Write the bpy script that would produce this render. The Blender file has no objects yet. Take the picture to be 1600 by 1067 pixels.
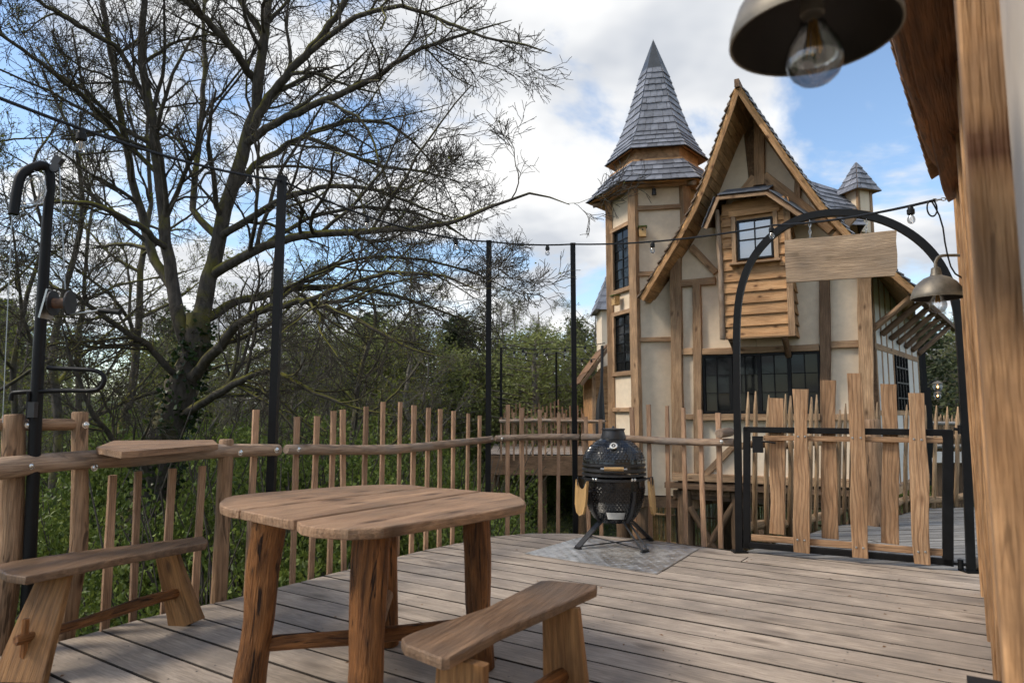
import bpy, bmesh, math, random
import numpy as np
from mathutils import Vector, Matrix
R = random.Random(11)
sc = bpy.context.scene
col = sc.collection
# ------------------------------------------------------------------ camera
PITCH = math.atan(111.5 / 1066.67)
CAMZ = 1.2
cd = bpy.data.cameras.new('camera'); cam = bpy.data.objects.new('camera', cd); col.objects.link(cam)
cd.lens = 24; cd.sensor_width = 36; cd.clip_start = 0.05; cd.clip_end = 2000
cam.location = (0, 0, CAMZ); cam.rotation_euler = (math.pi / 2 + PITCH, 0, 0)
cd.dof.use_dof = True; cd.dof.focus_distance = 6.0; cd.dof.aperture_fstop = 3.2
sc.camera = cam
# ------------------------------------------------------------------ sky
SUN_EL, SUN_AZ = 46.0, 262.0      # azimuth clockwise from +Y (the way the camera looks)
world = bpy.data.worlds.new('World'); sc.world = world; world.use_nodes = True
nt = world.node_tree; nt.nodes.clear()
def wn(t, **k):
    n = nt.nodes.new(t)
    for a, b in k.items(): setattr(n, a, b)
    return n
wl = nt.links.new
out = wn('ShaderNodeOutputWorld'); bg = wn('ShaderNodeBackground'); bg.inputs[1].default_value = 0.11
sky = wn('ShaderNodeTexSky', sky_type='NISHITA', sun_disc=False, sun_elevation=math.radians(SUN_EL), sun_rotation=math.radians(SUN_AZ))
sky.air_density = 1.0; sky.dust_density = 0.6; sky.ozone_density = 1.6
tc = wn('ShaderNodeTexCoord'); sep = wn('ShaderNodeSeparateXYZ'); wl(tc.outputs['Generated'], sep.inputs[0])
zz = wn('ShaderNodeMath', operation='MAXIMUM'); wl(sep.outputs[2], zz.inputs[0]); zz.inputs[1].default_value = 0.0
za = wn('ShaderNodeMath', operation='ADD'); wl(zz.outputs[0], za.inputs[0]); za.inputs[1].default_value = 0.22
dx = wn('ShaderNodeMath', operation='DIVIDE'); wl(sep.outputs[0], dx.inputs[0]); wl(za.outputs[0], dx.inputs[1])
dy = wn('ShaderNodeMath', operation='DIVIDE'); wl(sep.outputs[1], dy.inputs[0]); wl(za.outputs[0], dy.inputs[1])
cb = wn('ShaderNodeCombineXYZ'); wl(dx.outputs[0], cb.inputs[0]); wl(dy.outputs[0], cb.inputs[1])
mp = wn('ShaderNodeMapping'); wl(cb.outputs[0], mp.inputs[0]); mp.inputs['Location'].default_value = (-22.04, -0.89, 0.0)
n1 = wn('ShaderNodeTexNoise'); wl(mp.outputs[0], n1.inputs['Vector'])
n1.inputs['Scale'].default_value = 1.1; n1.inputs['Detail'].default_value = 7; n1.inputs['Roughness'].default_value = 0.56; n1.inputs['Distortion'].default_value = 0.25
cr = wn('ShaderNodeValToRGB'); wl(n1.outputs[0], cr.inputs[0]); cr.color_ramp.interpolation = 'EASE'
cr.color_ramp.elements[0].position = 0.45; cr.color_ramp.elements[1].position = 0.54
n2 = wn('ShaderNodeTexNoise'); wl(mp.outputs[0], n2.inputs['Vector'])
n2.inputs['Scale'].default_value = 1.9; n2.inputs['Detail'].default_value = 4; n2.inputs['Roughness'].default_value = 0.55
cc = wn('ShaderNodeValToRGB'); wl(n2.outputs[0], cc.inputs[0])
cc.color_ramp.elements[0].position = 0.36; cc.color_ramp.elements[0].color = (5.6, 5.9, 6.4, 1)
cc.color_ramp.elements[1].position = 0.60; cc.color_ramp.elements[1].color = (9.2, 9.2, 9.15, 1)
sb = wn('ShaderNodeMixRGB', blend_type='MULTIPLY'); sb.inputs[0].default_value = 1; wl(sky.outputs[0], sb.inputs[1]); sb.inputs[2].default_value = (1.95, 1.98, 1.95, 1)
mx = wn('ShaderNodeMixRGB'); wl(cr.outputs[0], mx.inputs[0]); wl(sb.outputs[0], mx.inputs[1]); wl(cc.outputs[0], mx.inputs[2])
wl(mx.outputs[0], bg.inputs[0]); wl(bg.outputs[0], out.inputs[0])
# ------------------------------------------------------------------ sun (veiled by thin cloud)
sd = bpy.data.lights.new('sun', 'SUN'); sun = bpy.data.objects.new('sun', sd); col.objects.link(sun)
sd.energy = 3.0; sd.angle = math.radians(14.0); sd.color = (1.0, 0.90, 0.76)
az, el = math.radians(SUN_AZ), math.radians(SUN_EL)
sv = Vector((math.sin(az) * math.cos(el), math.cos(az) * math.cos(el), math.sin(el)))
sun.rotation_euler = sv.to_track_quat('Z', 'Y').to_euler(); sun.location = sv * 40
vs = sc.view_settings; vs.view_transform = 'Standard'; vs.look = 'None'; vs.exposure = 0.1; vs.gamma = 1; vs.use_curve_mapping = False
sc.cycles.max_bounces = 5; sc.cycles.diffuse_bounces = 2; sc.cycles.glossy_bounces = 2; sc.cycles.transmission_bounces = 5; sc.cycles.adaptive_threshold = 0.03; sc.cycles.transparent_max_bounces = 12; sc.cycles.caustics_refractive = False; sc.cycles.caustics_reflective = False
sc.cycles.use_denoising = True

# ------------------------------------------------------------------ surveying: photograph pixel -> place
FPX = 1066.67
C0 = Vector((0, 0, CAMZ)); cp, sp = math.cos(PITCH), math.sin(PITCH)
def ray(px, py):
    a = (px - 800) / FPX; b = (533.5 - py) / FPX
    return Vector((a, cp - b * sp, sp + b * cp))
def P(px, py, Y):
    d = ray(px, py); return C0 + d * (Y / d.y)
def G(px, py, z=0.0):
    d = ray(px, py); return C0 + d * ((z - CAMZ) / d.z)
class Frame:
    """a vertical plane: origin o, horizontal direction u, outward normal n (towards the viewer)"""
    def __init__(s, o, b):
        s.o = Vector((o[0], o[1], 0)); s.u = (Vector((b[0], b[1], 0)) - s.o).normalized()
        n = Vector((s.u.y, -s.u.x, 0)); s.n = n if n.dot(C0 - s.o) > 0 else -n
    def hit(s, px, py, off=0.0):
        d = ray(px, py); q = s.o + s.n * off
        return C0 + d * ((q - C0).dot(s.n) / d.dot(s.n))
    def sz(s, px, py, off=0.0):
        w = s.hit(px, py, off); return ((w - s.o).dot(s.u), w.z)
    def w(s, a, z, off=0.0):
        return s.o + s.u * a + s.n * off + Vector((0, 0, z))

# ------------------------------------------------------------------ object helpers
WM = {}
def link(o, W, parent=None):
    col.objects.link(o); WM[o] = W
    if parent is not None:
        o.parent = parent; o.matrix_basis = WM[parent].inverted() @ W
    else:
        o.matrix_basis = W
    return o
def tag(o, label=None, cat=None, group=None, kind=None):
    if label: o['label'] = label
    if cat: o['category'] = cat
    if group: o['group'] = group
    if kind: o['kind'] = kind
    return o
def thing(name, label, cat, loc=(0, 0, 0), group=None):
    o = bpy.data.objects.new(name, None); o.empty_display_size = 0.1
    link(o, Matrix.Translation(Vector(loc))); return tag(o, label, cat, group)
def structure(name, loc=(0, 0, 0), label=None):
    o = bpy.data.objects.new(name, None); link(o, Matrix.Translation(Vector(loc))); o['kind'] = 'structure'
    if label: o['label'] = label
    return o
def dup_tree(o, W=None, parent=None):
    c = o.copy(); col.objects.link(c)
    if parent is None:
        WM[c] = W; c.parent = None; c.matrix_basis = W
    else:
        c.parent = parent; WM[c] = WM[parent] @ o.matrix_basis; c.matrix_basis = o.matrix_basis.copy()
    for ch in KIDS.get(o, []): dup_tree(ch, None, c)
    return c
KIDS = {}
def me_from(name, v, f, mat, smooth=False):
    me = bpy.data.meshes.new(name); me.from_pydata([tuple(p) for p in v], [], f); me.materials.append(M[mat])
    if smooth: me.polygons.foreach_set('use_smooth', [True] * len(me.polygons))
    me.update(); return me
def me_np(name, v, f, mat, smooth=False):
    """verts (N,3), faces (M,k) numpy"""
    me = bpy.data.meshes.new(name); v = np.asarray(v, np.float32); f = np.asarray(f, np.int32)
    me.vertices.add(len(v)); me.vertices.foreach_set('co', v.ravel())
    k = f.shape[1]; me.loops.add(f.size); me.loops.foreach_set('vertex_index', f.ravel())
    me.polygons.add(len(f)); me.polygons.foreach_set('loop_start', np.arange(0, f.size, k, dtype=np.int32))
    me.polygons.foreach_set('use_smooth', np.full(len(f), smooth, bool))
    me.materials.append(M[mat]); me.update(calc_edges=True); return me
def put(name, me, W=None, parent=None, label=None):
    o = bpy.data.objects.new(name, me); link(o, W if W is not None else Matrix.Identity(4), parent)
    if parent is not None: KIDS.setdefault(parent, []).append(o)
    if label: o['label'] = label
    return o
class MB:
    def __init__(s): s.v = []; s.f = []
    def add(s, v, f):
        b = len(s.v); s.v += [Vector(p) for p in v]; s.f += [tuple(i + b for i in q) for q in f]; return s
    def box(s, c, size, rot=None):
        c = Vector(c); hx, hy, hz = [k / 2 for k in size]
        v = [Vector((x, y, z)) for x in (-hx, hx) for y in (-hy, hy) for z in (-hz, hz)]
        if rot is not None: v = [rot @ p for p in v]
        return s.add([p + c for p in v], [(0, 1, 3, 2), (4, 6, 7, 5), (0, 4, 5, 1), (2, 3, 7, 6), (0, 2, 6, 4), (1, 5, 7, 3)])
    def tube(s, pts, rad, n=8, cap=True, flat=1.0, jit=0.0):
        pts = [Vector(p) for p in pts]; m = len(pts)
        if not hasattr(rad, '__len__'): rad = [rad] * m
        up = None; v = []
        for i, p in enumerate(pts):
            t = (pts[min(i + 1, m - 1)] - pts[max(i - 1, 0)]).normalized()
            if up is None: up = Vector((0, 0, 1)) if abs(t.z) < 0.9 else Vector((0, 1, 0))
            a = t.cross(up)
            if a.length < 1e-4: a = t.cross(Vector((1, 0.3, 0)))
            a.normalize(); b = a.cross(t).normalized(); up = b
            for k in range(n):
                w = 2 * math.pi * (k + .5) / n; r = rad[i] * (1 + (R.uniform(-jit, jit) if jit else 0))
                v.append(p + a * (math.cos(w) * r) + b * (math.sin(w) * r * flat))
        f = [(i * n + k, i * n + (k + 1) % n, (i + 1) * n + (k + 1) % n, (i + 1) * n + k) for i in range(m - 1) for k in range(n)]
        if cap: f += [tuple(range(n))[::-1], tuple(range((m - 1) * n, m * n))]
        return s.add(v, f)
    def lathe(s, prof, n=32, axis=None):
        """prof: (r, z) list about local z; axis: matrix"""
        v = []; m = len(prof)
        for r, z in prof:
            for k in range(n):
                a = 2 * math.pi * k / n; p = Vector((r * math.cos(a), r * math.sin(a), z)); v.append(axis @ p if axis else p)
        f = [(i * n + k, i * n + (k + 1) % n, (i + 1) * n + (k + 1) % n, (i + 1) * n + k) for i in range(m - 1) for k in range(n)]
        return s.add(v, f)
    def prism(s, poly, z0, z1, M4=None):
        n = len(poly); v = [Vector((x, y, z0)) for x, y in poly] + [Vector((x, y, z1)) for x, y in poly]
        if M4 is not None: v = [M4 @ p for p in v]
        f = [tuple(range(n))[::-1], tuple(range(n, 2 * n))] + [(k, (k + 1) % n, n + (k + 1) % n, n + k) for k in range(n)]
        return s.add(v, f)
    def obj(s, name, mat, parent=None, smooth=False, center=True, label=None, fix=True):
        c = Vector((0, 0, 0))
        if center:
            c = sum(s.v, Vector()) / len(s.v)
        me = me_from(name, [p - c for p in s.v], s.f, mat, smooth)
        if fix:
            bm = bmesh.new(); bm.from_mesh(me); bmesh.ops.recalc_face_normals(bm, faces=bm.faces); bm.to_mesh(me); bm.free()
        if smooth:
            try: me.set_sharp_from_angle(angle=math.radians(40))
            except Exception: pass
        return put(name, me, Matrix.Translation(c), parent, label)
def basis(x, up):
    x = Vector(x).normalized(); z = Vector(up); z = (z - x * z.dot(x))
    if z.length < 1e-4: z = Vector((0, 1, 0)) - x * x.y
    z.normalize(); y = z.cross(x)
    return Matrix((x, y, z)).transposed()
def beam(name, p0, p1, w, h, mat, parent=None, up=(0, 0, 1), ch=None, wav=0.0, seg=1, taper=1.0, label=None, seed=None):
    """a sawn timber: local X along it, w across (Y), h along `up` (Z); chamfered, optionally live-edged (wav)"""
    p0, p1 = Vector(p0), Vector(p1); L = (p1 - p0).length; rr = random.Random(seed) if seed is not None else R
    c = ch if ch is not None else min(0.006, w * .12, h * .12)
    if wav and seg < 4: seg = max(4, int(L / 0.12))
    v = []; f = []; ph = [rr.uniform(0, 6.3) for _ in range(4)]; fr = [rr.uniform(3, 5), rr.uniform(7, 11)]
    for i in range(seg + 1):
        t = i / seg; x = -L / 2 + L * t; k = 1 + (taper - 1) * t; a, b = w / 2 * k, h / 2
        d0 = wav * (math.sin(x * fr[0] + ph[0]) + .6 * math.sin(x * fr[1] + ph[1])); d1 = wav * (math.sin(x * fr[0] + ph[2]) + .6 * math.sin(x * fr[1] + ph[3]))
        lo, hi = -a + d0, a + d1
        v += [(x, lo + c, -b), (x, hi - c, -b), (x, hi, -b + c), (x, hi, b - c), (x, hi - c, b), (x, lo + c, b), (x, lo, b - c), (x, lo, -b + c)]
    for i in range(seg):
        for k in range(8): f.append((i * 8 + k, i * 8 + (k + 1) % 8, (i + 1) * 8 + (k + 1) % 8, (i + 1) * 8 + k))
    f += [tuple(range(8))[::-1], tuple(range(seg * 8, seg * 8 + 8))]
    f = [q[::-1] for q in f]
    me = me_from(name, v, f, mat)
    W = basis(p1 - p0, up).to_4x4(); W.translation = (p0 + p1) / 2
    return put(name, me, W, parent, label)
def log(name, pts, rad, mat, parent=None, n=10, wob=0.0, label=None, knots=0):
    """a peeled log through pts; local X along it so the grain follows"""
    pts = [Vector(p) for p in pts]; x = (pts[-1] - pts[0]); W = basis(x, (0, 0, 1)).to_4x4(); W.translation = (pts[0] + pts[-1]) / 2
    if not hasattr(rad, '__len__'): rad = [rad] * len(pts)
    q, rr = [], []
    for i in range(len(pts) - 1):
        k = max(1, int((pts[i + 1] - pts[i]).length / 0.09))
        for j in range(k):
            t = j / k; q.append(pts[i].lerp(pts[i + 1], t)); rr.append(rad[i] * (1 - t) + rad[i + 1] * t)
    q.append(pts[-1]); rr.append(rad[-1]); 
    for it in range(2):
        s_ = [q[0]] + [(q[i - 1] + q[i] * 2 + q[i + 1]) / 4 for i in range(1, len(q) - 1)] + [q[-1]]; q = s_
    Wi = W.inverted(); mb = MB(); m = len(q); ph = [R.uniform(0, 6.3) for _ in range(6)]
    loc = [Wi @ p for p in q]; up = None; v = []
    # rounded ends: extra inner rings
    ring = []
    t0 = (loc[1] - loc[0]).normalized(); t1 = (loc[-1] - loc[-2]).normalized()
    e = min(rr[0], .012)
    ring.append((loc[0], rr[0] * .86, t0)); loc2 = [loc[0] + t0 * e * .7] + loc[1:-1] + [loc[-1] - t1 * e * .7]
    for i, p in enumerate(loc2): ring.append((p, rr[i], None))
    ring.append((loc[-1], rr[-1] * .86, t1))
    for i, (p, r, t) in enumerate(ring):
        if t is None:
            a0 = ring[max(i - 1, 0)][0]; a1 = ring[min(i + 1, len(ring) - 1)][0]; t = (a1 - a0).normalized()
        if up is None: up = Vector((0, 0, 1))
        a = t.cross(up).normalized(); b = a.cross(t).normalized(); up = b
        for k in range(n):
            w = 2 * math.pi * k / n
            d = 1 + wob * (math.sin(p.x * 9 + ph[0] + 2 * w) * .5 + math.sin(p.x * 17 + ph[1] - w) * .35 + math.sin(3 * w + ph[2] + p.x * 4) * .4)
            v.append(p + a * (math.cos(w) * r * d) + b * (math.sin(w) * r * d))
    m = len(ring)
    f = [(i * n + k, (i + 1) * n + k, (i + 1) * n + (k + 1) % n, i * n + (k + 1) % n) for i in range(m - 1) for k in range(n)]
    f += [tuple(range(n)), tuple(range((m - 1) * n, m * n))[::-1]]
    f = [q_[::-1] for q_ in f]
    me = me_from(name, v, f, mat, True)
    try: me.set_sharp_from_angle(angle=math.radians(50))
    except Exception: pass
    return put(name, me, W, parent, label)
def rod(name, pts, rad, mat, parent=None, n=10, smooth=True, label=None, flat=1.0):
    return MB().tube(pts, rad, n, flat=flat).obj(name, mat, parent, smooth, label=label)
def bolt(p, nrm, parent, r=0.014, mat='chrome', name='bolt'):
    ax = basis(nrm, (0, 0, 1)); A = Matrix(((0, 0, 1), (0, 1, 0), (-1, 0, 0))).to_4x4()
    W = (ax.to_4x4() @ A); W.translation = Vector(p)
    mb = MB().lathe([(r * 1.5, 0), (r * 1.5, r * .15), (r, r * .25), (r * .92, r * .6), (r * .6, r * .9), (0.0005, r)], 12, W)
    return mb.obj(name, mat, parent, True)
def smooth_path(pts, it=2):
    pts = [Vector(p) for p in pts]
    for _ in range(it):
        q = [pts[0]]
        for i in range(len(pts) - 1):
            q += [pts[i].lerp(pts[i + 1], .25), pts[i].lerp(pts[i + 1], .75)]
        q.append(pts[-1]); pts = q
    return pts
def clip_half(poly, n, d):
    """keep n.p <= d"""
    o = []
    for i in range(len(poly)):
        a, b = poly[i], poly[(i + 1) % len(poly)]; fa, fb = n.dot(a) - d, n.dot(b) - d
        if fa <= 0: o.append(a)
        if (fa < 0 < fb) or (fb < 0 < fa): o.append(a.lerp(b, fa / (fa - fb)))
    return o

# ------------------------------------------------------------------ materials
M = {}
def mat(name):
    m = bpy.data.materials.new(name); m.use_nodes = True; t = m.node_tree; t.nodes.clear(); M[name] = m
    def N(ty, **k):
        n = t.nodes.new(ty)
        for a, b in k.items():
            if a.startswith('i_'):
                key = a[2:].replace('_', ' '); n.inputs[key].default_value = b
            else: setattr(n, a, b)
        return n
    L = t.links.new
    o = N('ShaderNodeOutputMaterial'); b = N('ShaderNodeBsdfPrincipled'); L(b.outputs[0], o.inputs[0])
    return m, N, L, b
def ramp(N, L, src, stops, interp='LINEAR'):
    r = N('ShaderNodeValToRGB'); L(src, r.inputs[0]); e = r.color_ramp.elements; r.color_ramp.interpolation = interp
    while len(e) < len(stops): e.new(0.5)
    for k, (p, c) in zip(e, stops): k.position = p; k.color = (c if len(c) == 4 else (*c, 1)) if hasattr(c, '__len__') else (c, c, c, 1)
    return r.outputs[0]
def objcoord(N, L, scale, seed=37.0):
    tc = N('ShaderNodeTexCoord'); oi = N('ShaderNodeObjectInfo')
    m1 = N('ShaderNodeMath', operation='MULTIPLY'); L(oi.outputs['Random'], m1.inputs[0]); m1.inputs[1].default_value = seed
    va = N('ShaderNodeVectorMath', operation='ADD'); L(tc.outputs['Object'], va.inputs[0]); L(m1.outputs[0], va.inputs[1])
    mp = N('ShaderNodeMapping'); L(va.outputs[0], mp.inputs[0]); mp.inputs['Scale'].default_value = scale
    return mp.outputs[0], va.outputs[0], oi.outputs['Random']
def mixc(N, L, fac, a, b, mode='MIX'):
    m = N('ShaderNodeMixRGB', blend_type=mode)
    for i, x in ((0, fac), (1, a), (2, b)):
        if isinstance(x, (int, float)): m.inputs[i].default_value = x if i == 0 else (x, x, x, 1)
        elif isinstance(x, tuple): m.inputs[i].default_value = (*x, 1) if len(x) == 3 else x
        else: L(x, m.inputs[i])
    return m.outputs[0]
def wood(name, dark, light, grain=(1.6, 26, 26), knot=0.8, knotc=None, rough=0.7, vary=0.25, stain=None, bump=0.25, crack=0.0, spec=0.3, big=0.35, ks=(3.2, 7.5, .5), cs=(1.1, 9, 9), ring=0.45, kt=.75):
    dark = (dark[0] * 1.04, dark[1] * .97, dark[2] * .84); light = (light[0] * 1.04, light[1] * .97, light[2] * .86)
    g0 = grain; grain = (grain[0] * 2.4, grain[1] * 1.5, grain[2] * 1.5)
    m, N, L, b = mat(name)
    v, base0, rnd = objcoord(N, L, grain)
    wz = N('ShaderNodeTexNoise', i_Scale=2.0, i_Detail=2.0); mpw = N('ShaderNodeMapping'); L(base0, mpw.inputs[0]); mpw.inputs['Scale'].default_value = (.8, 1.6, 1.6); L(mpw.outputs[0], wz.inputs['Vector'])
    ws = N('ShaderNodeVectorMath', operation='SCALE'); L(wz.outputs['Color'], ws.inputs[0]); ws.inputs['Scale'].default_value = .09
    wa = N('ShaderNodeVectorMath', operation='ADD'); L(base0, wa.inputs[0]); L(ws.outputs[0], wa.inputs[1]); base = wa.outputs[0]
    mpg = N('ShaderNodeMapping'); L(base, mpg.inputs[0]); mpg.inputs['Scale'].default_value = grain; v = mpg.outputs[0]
    n1 = N('ShaderNodeTexNoise', i_Scale=1.0, i_Detail=3.5, i_Roughness=0.65, i_Distortion=0.6); L(v, n1.inputs['Vector'])
    c = ramp(N, L, n1.outputs[0], [(0.28, dark), (0.72, light)])
    mpr = N('ShaderNodeMapping'); L(base, mpr.inputs[0]); mpr.inputs['Scale'].default_value = (.30, 1.0, 1.0)
    wv = N('ShaderNodeTexWave', wave_type='BANDS', bands_direction='Y', i_Scale=g0[1] * .6, i_Distortion=7.0, i_Detail=2.0, i_Detail_Scale=.7); L(mpr.outputs[0], wv.inputs['Vector'])
    c = mixc(N, L, ring, c, ramp(N, L, wv.outputs['Fac'], [(.05, .55), (.45, 1.0)]), 'MULTIPLY')
    # broad tone drifts
    mp2 = N('ShaderNodeMapping'); L(base, mp2.inputs[0]); mp2.inputs['Scale'].default_value = (1.2, 4, 4)
    n2 = N('ShaderNodeTexNoise', i_Scale=1.3, i_Detail=2.0, i_Roughness=0.6); L(mp2.outputs[0], n2.inputs['Vector'])
    f2 = ramp(N, L, n2.outputs[0], [(0.3, 1 - big), (0.7, 1 + big * .4)]); c = mixc(N, L, 1.0, c, f2, 'MULTIPLY')
    # fine dark fibre
    mp3 = N('ShaderNodeMapping'); L(base0, mp3.inputs[0]); mp3.inputs['Scale'].default_value = (grain[0] * 1.5, grain[1] * 5, grain[2] * 5)
    n3 = N('ShaderNodeTexNoise', i_Scale=1.0, i_Detail=2.0, i_Roughness=0.7); L(mp3.outputs[0], n3.inputs['Vector'])
    f3 = ramp(N, L, n3.outputs[0], [(0.32, 0.62), (0.55, 1.0)]); c = mixc(N, L, 0.8, c, f3, 'MULTIPLY')
    if knot:
        mp4 = N('ShaderNodeMapping'); L(base, mp4.inputs[0]); mp4.inputs['Scale'].default_value = ks
        vo = N('ShaderNodeTexVoronoi', voronoi_dimensions='2D' if ks[2] < 1 else '3D', i_Scale=1.0, i_Randomness=1.0); L(mp4.outputs[0], vo.inputs['Vector'])
        sepc = N('ShaderNodeSeparateColor'); L(vo.outputs['Color'], sepc.inputs[0])
        gt = N('ShaderNodeMath', operation='GREATER_THAN'); L(sepc.outputs[0], gt.inputs[0]); gt.inputs[1].default_value = kt
        kf = ramp(N, L, vo.outputs['Distance'], [(0.05, 1.0), (0.12, 0.55), (0.24, 0.0)])
        ml = N('ShaderNodeMath', operation='MULTIPLY'); L(kf, ml.inputs[0]); L(gt.outputs[0], ml.inputs[1])
        m2 = N('ShaderNodeMath', operation='MULTIPLY'); L(ml.outputs[0], m2.inputs[0]); m2.inputs[1].default_value = knot
        c = mixc(N, L, m2.outputs[0], c, knotc or tuple(x * .35 for x in dark))
    if crack:
        mp5 = N('ShaderNodeMapping'); L(base, mp5.inputs[0]); mp5.inputs['Scale'].default_value = cs
        n5 = N('ShaderNodeTexNoise', i_Scale=1.0, i_Detail=3.0, i_Roughness=0.65, i_Distortion=1.0); L(mp5.outputs[0], n5.inputs['Vector'])
        cf = ramp(N, L, n5.outputs[0], [(0.585, 0.0), (0.64, crack)]); c = mixc(N, L, cf, c, tuple(x * .22 for x in dark))
    if stain:
        n6 = N('ShaderNodeTexNoise', i_Scale=stain[1], i_Detail=5.0, i_Roughness=0.6); L(base, n6.inputs['Vector'])
        sf = ramp(N, L, n6.outputs[0], [(0.45, 0.0), (0.68, stain[2])]); c = mixc(N, L, sf, c, stain[0])
    rv = ramp(N, L, rnd, [(0.0, 1 - vary), (1.0, 1 + vary * .6)]); c = mixc(N, L, 1.0, c, rv, 'MULTIPLY')
    L(c, b.inputs['Base Color']); b.inputs['Roughness'].default_value = rough; b.inputs['Specular IOR Level'].default_value = spec
    bp = N('ShaderNodeBump', i_Strength=min(1, bump * 1.6), i_Distance=0.012); L(n3.outputs[0], bp.inputs['Height'])
    L(bp.outputs[0], b.inputs['Normal']); return m
wood('deck_wood', (.335, .295, .278), (.525, .47, .43), grain=(2.2, 20, 20), knot=.75, knotc=(.11, .085, .065), rough=.78, vary=.14, stain=((.21, .18, .155), 2.3, .75), bump=.25, big=.28, ks=(1.6, 4.6, .3), ring=.22, kt=.66)
wood('walk_wood', (.24, .245, .26), (.38, .39, .41), grain=(1.2, 30, 30), knot=.5, knotc=(.12, .11, .10), rough=.75, vary=.2)
wood('picket_wood', (.37, .23, .16), (.60, .41, .29), grain=(2.5, 40, 40), knot=.35, rough=.75, vary=.25)
wood('rail_wood', (.27, .185, .135), (.52, .40, .315), cs=(1.6, 18, 18), ks=(3.5, 8, 8), grain=(1.5, 20, 20), knot=.7, knotc=(.08, .04, .02), rough=.65, vary=.12, stain=((.30, .27, .24), 3.0, .6), crack=.55, bump=.45)
wood('post_wood', (.25, .155, .098), (.48, .33, .225), cs=(1.8, 16, 16), ks=(3.5, 8, 8), grain=(1.2, 18, 18), knot=.9, knotc=(.06, .025, .012), rough=.68, vary=.12, crack=.8, bump=.5)
wood('table_wood', (.25, .15, .095), (.48, .325, .22), grain=(1.1, 22, 22), knot=.9, knotc=(.055, .028, .014), rough=.6, vary=.16, stain=((.17, .115, .075), 4.0, .7), crack=.5, cs=(1.2, 24, 24), ks=(2.4, 7, .5), kt=.6, bump=.4)
wood('leg_wood', (.085, .032, .012), (.46, .21, .078), cs=(2.2, 26, 26), ks=(3.5, 9, 9), grain=(1.6, 20, 20), knot=.9, knotc=(.025, .010, .006), rough=.5, vary=.1, crack=1.0, bump=.8, big=.55)
wood('bench_wood', (.13, .077, .047), (.29, .187, .12), grain=(1.1, 22, 22), knot=.8, knotc=(.04, .02, .01), rough=.55, vary=.1, stain=((.11, .085, .065), 3, .5), bump=.35)
wood('bench_leg', (.20, .10, .04), (.38, .215, .095), grain=(1.2, 16, 16), knot=.8, knotc=(.05, .022, .01), rough=.6, vary=.1, bump=.4)
wood('timber', (.38, .235, .145), (.65, .455, .30), grain=(1.2, 20, 20), knot=.85, knotc=(.10, .05, .025), rough=.75, vary=.2, bump=.4, stain=((.24, .16, .10), 2.5, .5))
wood('dark_timber', (.16, .10, .065), (.30, .20, .135), grain=(1.2, 20, 20), knot=.7, knotc=(.06, .035, .02), rough=.75, vary=.15, bump=.4)
wood('siding', (.46, .25, .12), (.68, .43, .24), ks=(4, 8, .4), kt=.7, grain=(1.2, 22, 22), knot=1.0, knotc=(.10, .04, .015), rough=.7, vary=.2, bump=.4)
wood('soffit', (.46, .265, .12), (.68, .44, .23), grain=(1.2, 14, 14), knot=.6, rough=.7, vary=.3, bump=.3)
wood('gate_board', (.35, .21, .125), (.55, .375, .245), ring=.6, grain=(1.6, 17, 17), knot=.6, knotc=(.14, .065, .03), rough=.65, vary=.16, bump=.3)
wood('sign_wood', (.34, .255, .185), (.53, .42, .32), grain=(2.0, 22, 22), knot=.5, rough=.7, vary=.05, stain=((.27, .21, .155), 3.5, .6), bump=.3)
wood('cabin_post', (.34, .19, .095), (.55, .345, .195), crack=.6, cs=(1.2, 30, 30), stain=((.20, .115, .06), 5.0, .7), ks=(2.4, 6.0, .6), kt=.55, grain=(1.3, 12, 12), knot=1.0, knotc=(.09, .035, .014), rough=.7, vary=.1, bump=.5)
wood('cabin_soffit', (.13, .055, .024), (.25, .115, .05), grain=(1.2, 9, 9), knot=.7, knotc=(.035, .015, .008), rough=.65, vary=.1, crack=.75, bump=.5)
wood('bamboo_board', (.50, .32, .14), (.68, .47, .24), grain=(2.5, 25, 25), knot=.7, knotc=(.22, .12, .05), rough=.5, vary=.05, bump=.15)
wood('stick_wood', (.30, .20, .125), (.54, .40, .27), cs=(2, 20, 20), ks=(3.5, 9, 9), grain=(2.0, 30, 30), knot=.6, knotc=(.12, .07, .04), rough=.75, vary=.3, crack=.5)
wood('stilt_wood', (.10, .065, .045), (.22, .15, .10), grain=(1.2, 18, 18), knot=.5, rough=.8, vary=.25)
wood('shingle_wood', (.17, .095, .055), (.36, .22, .13), grain=(2, 25, 25), knot=0, rough=.8, vary=.4)
wood('reed', (.30, .21, .11), (.52, .40, .22), grain=(30, 30, 1.5), knot=0, rough=.8, vary=.2)

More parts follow.
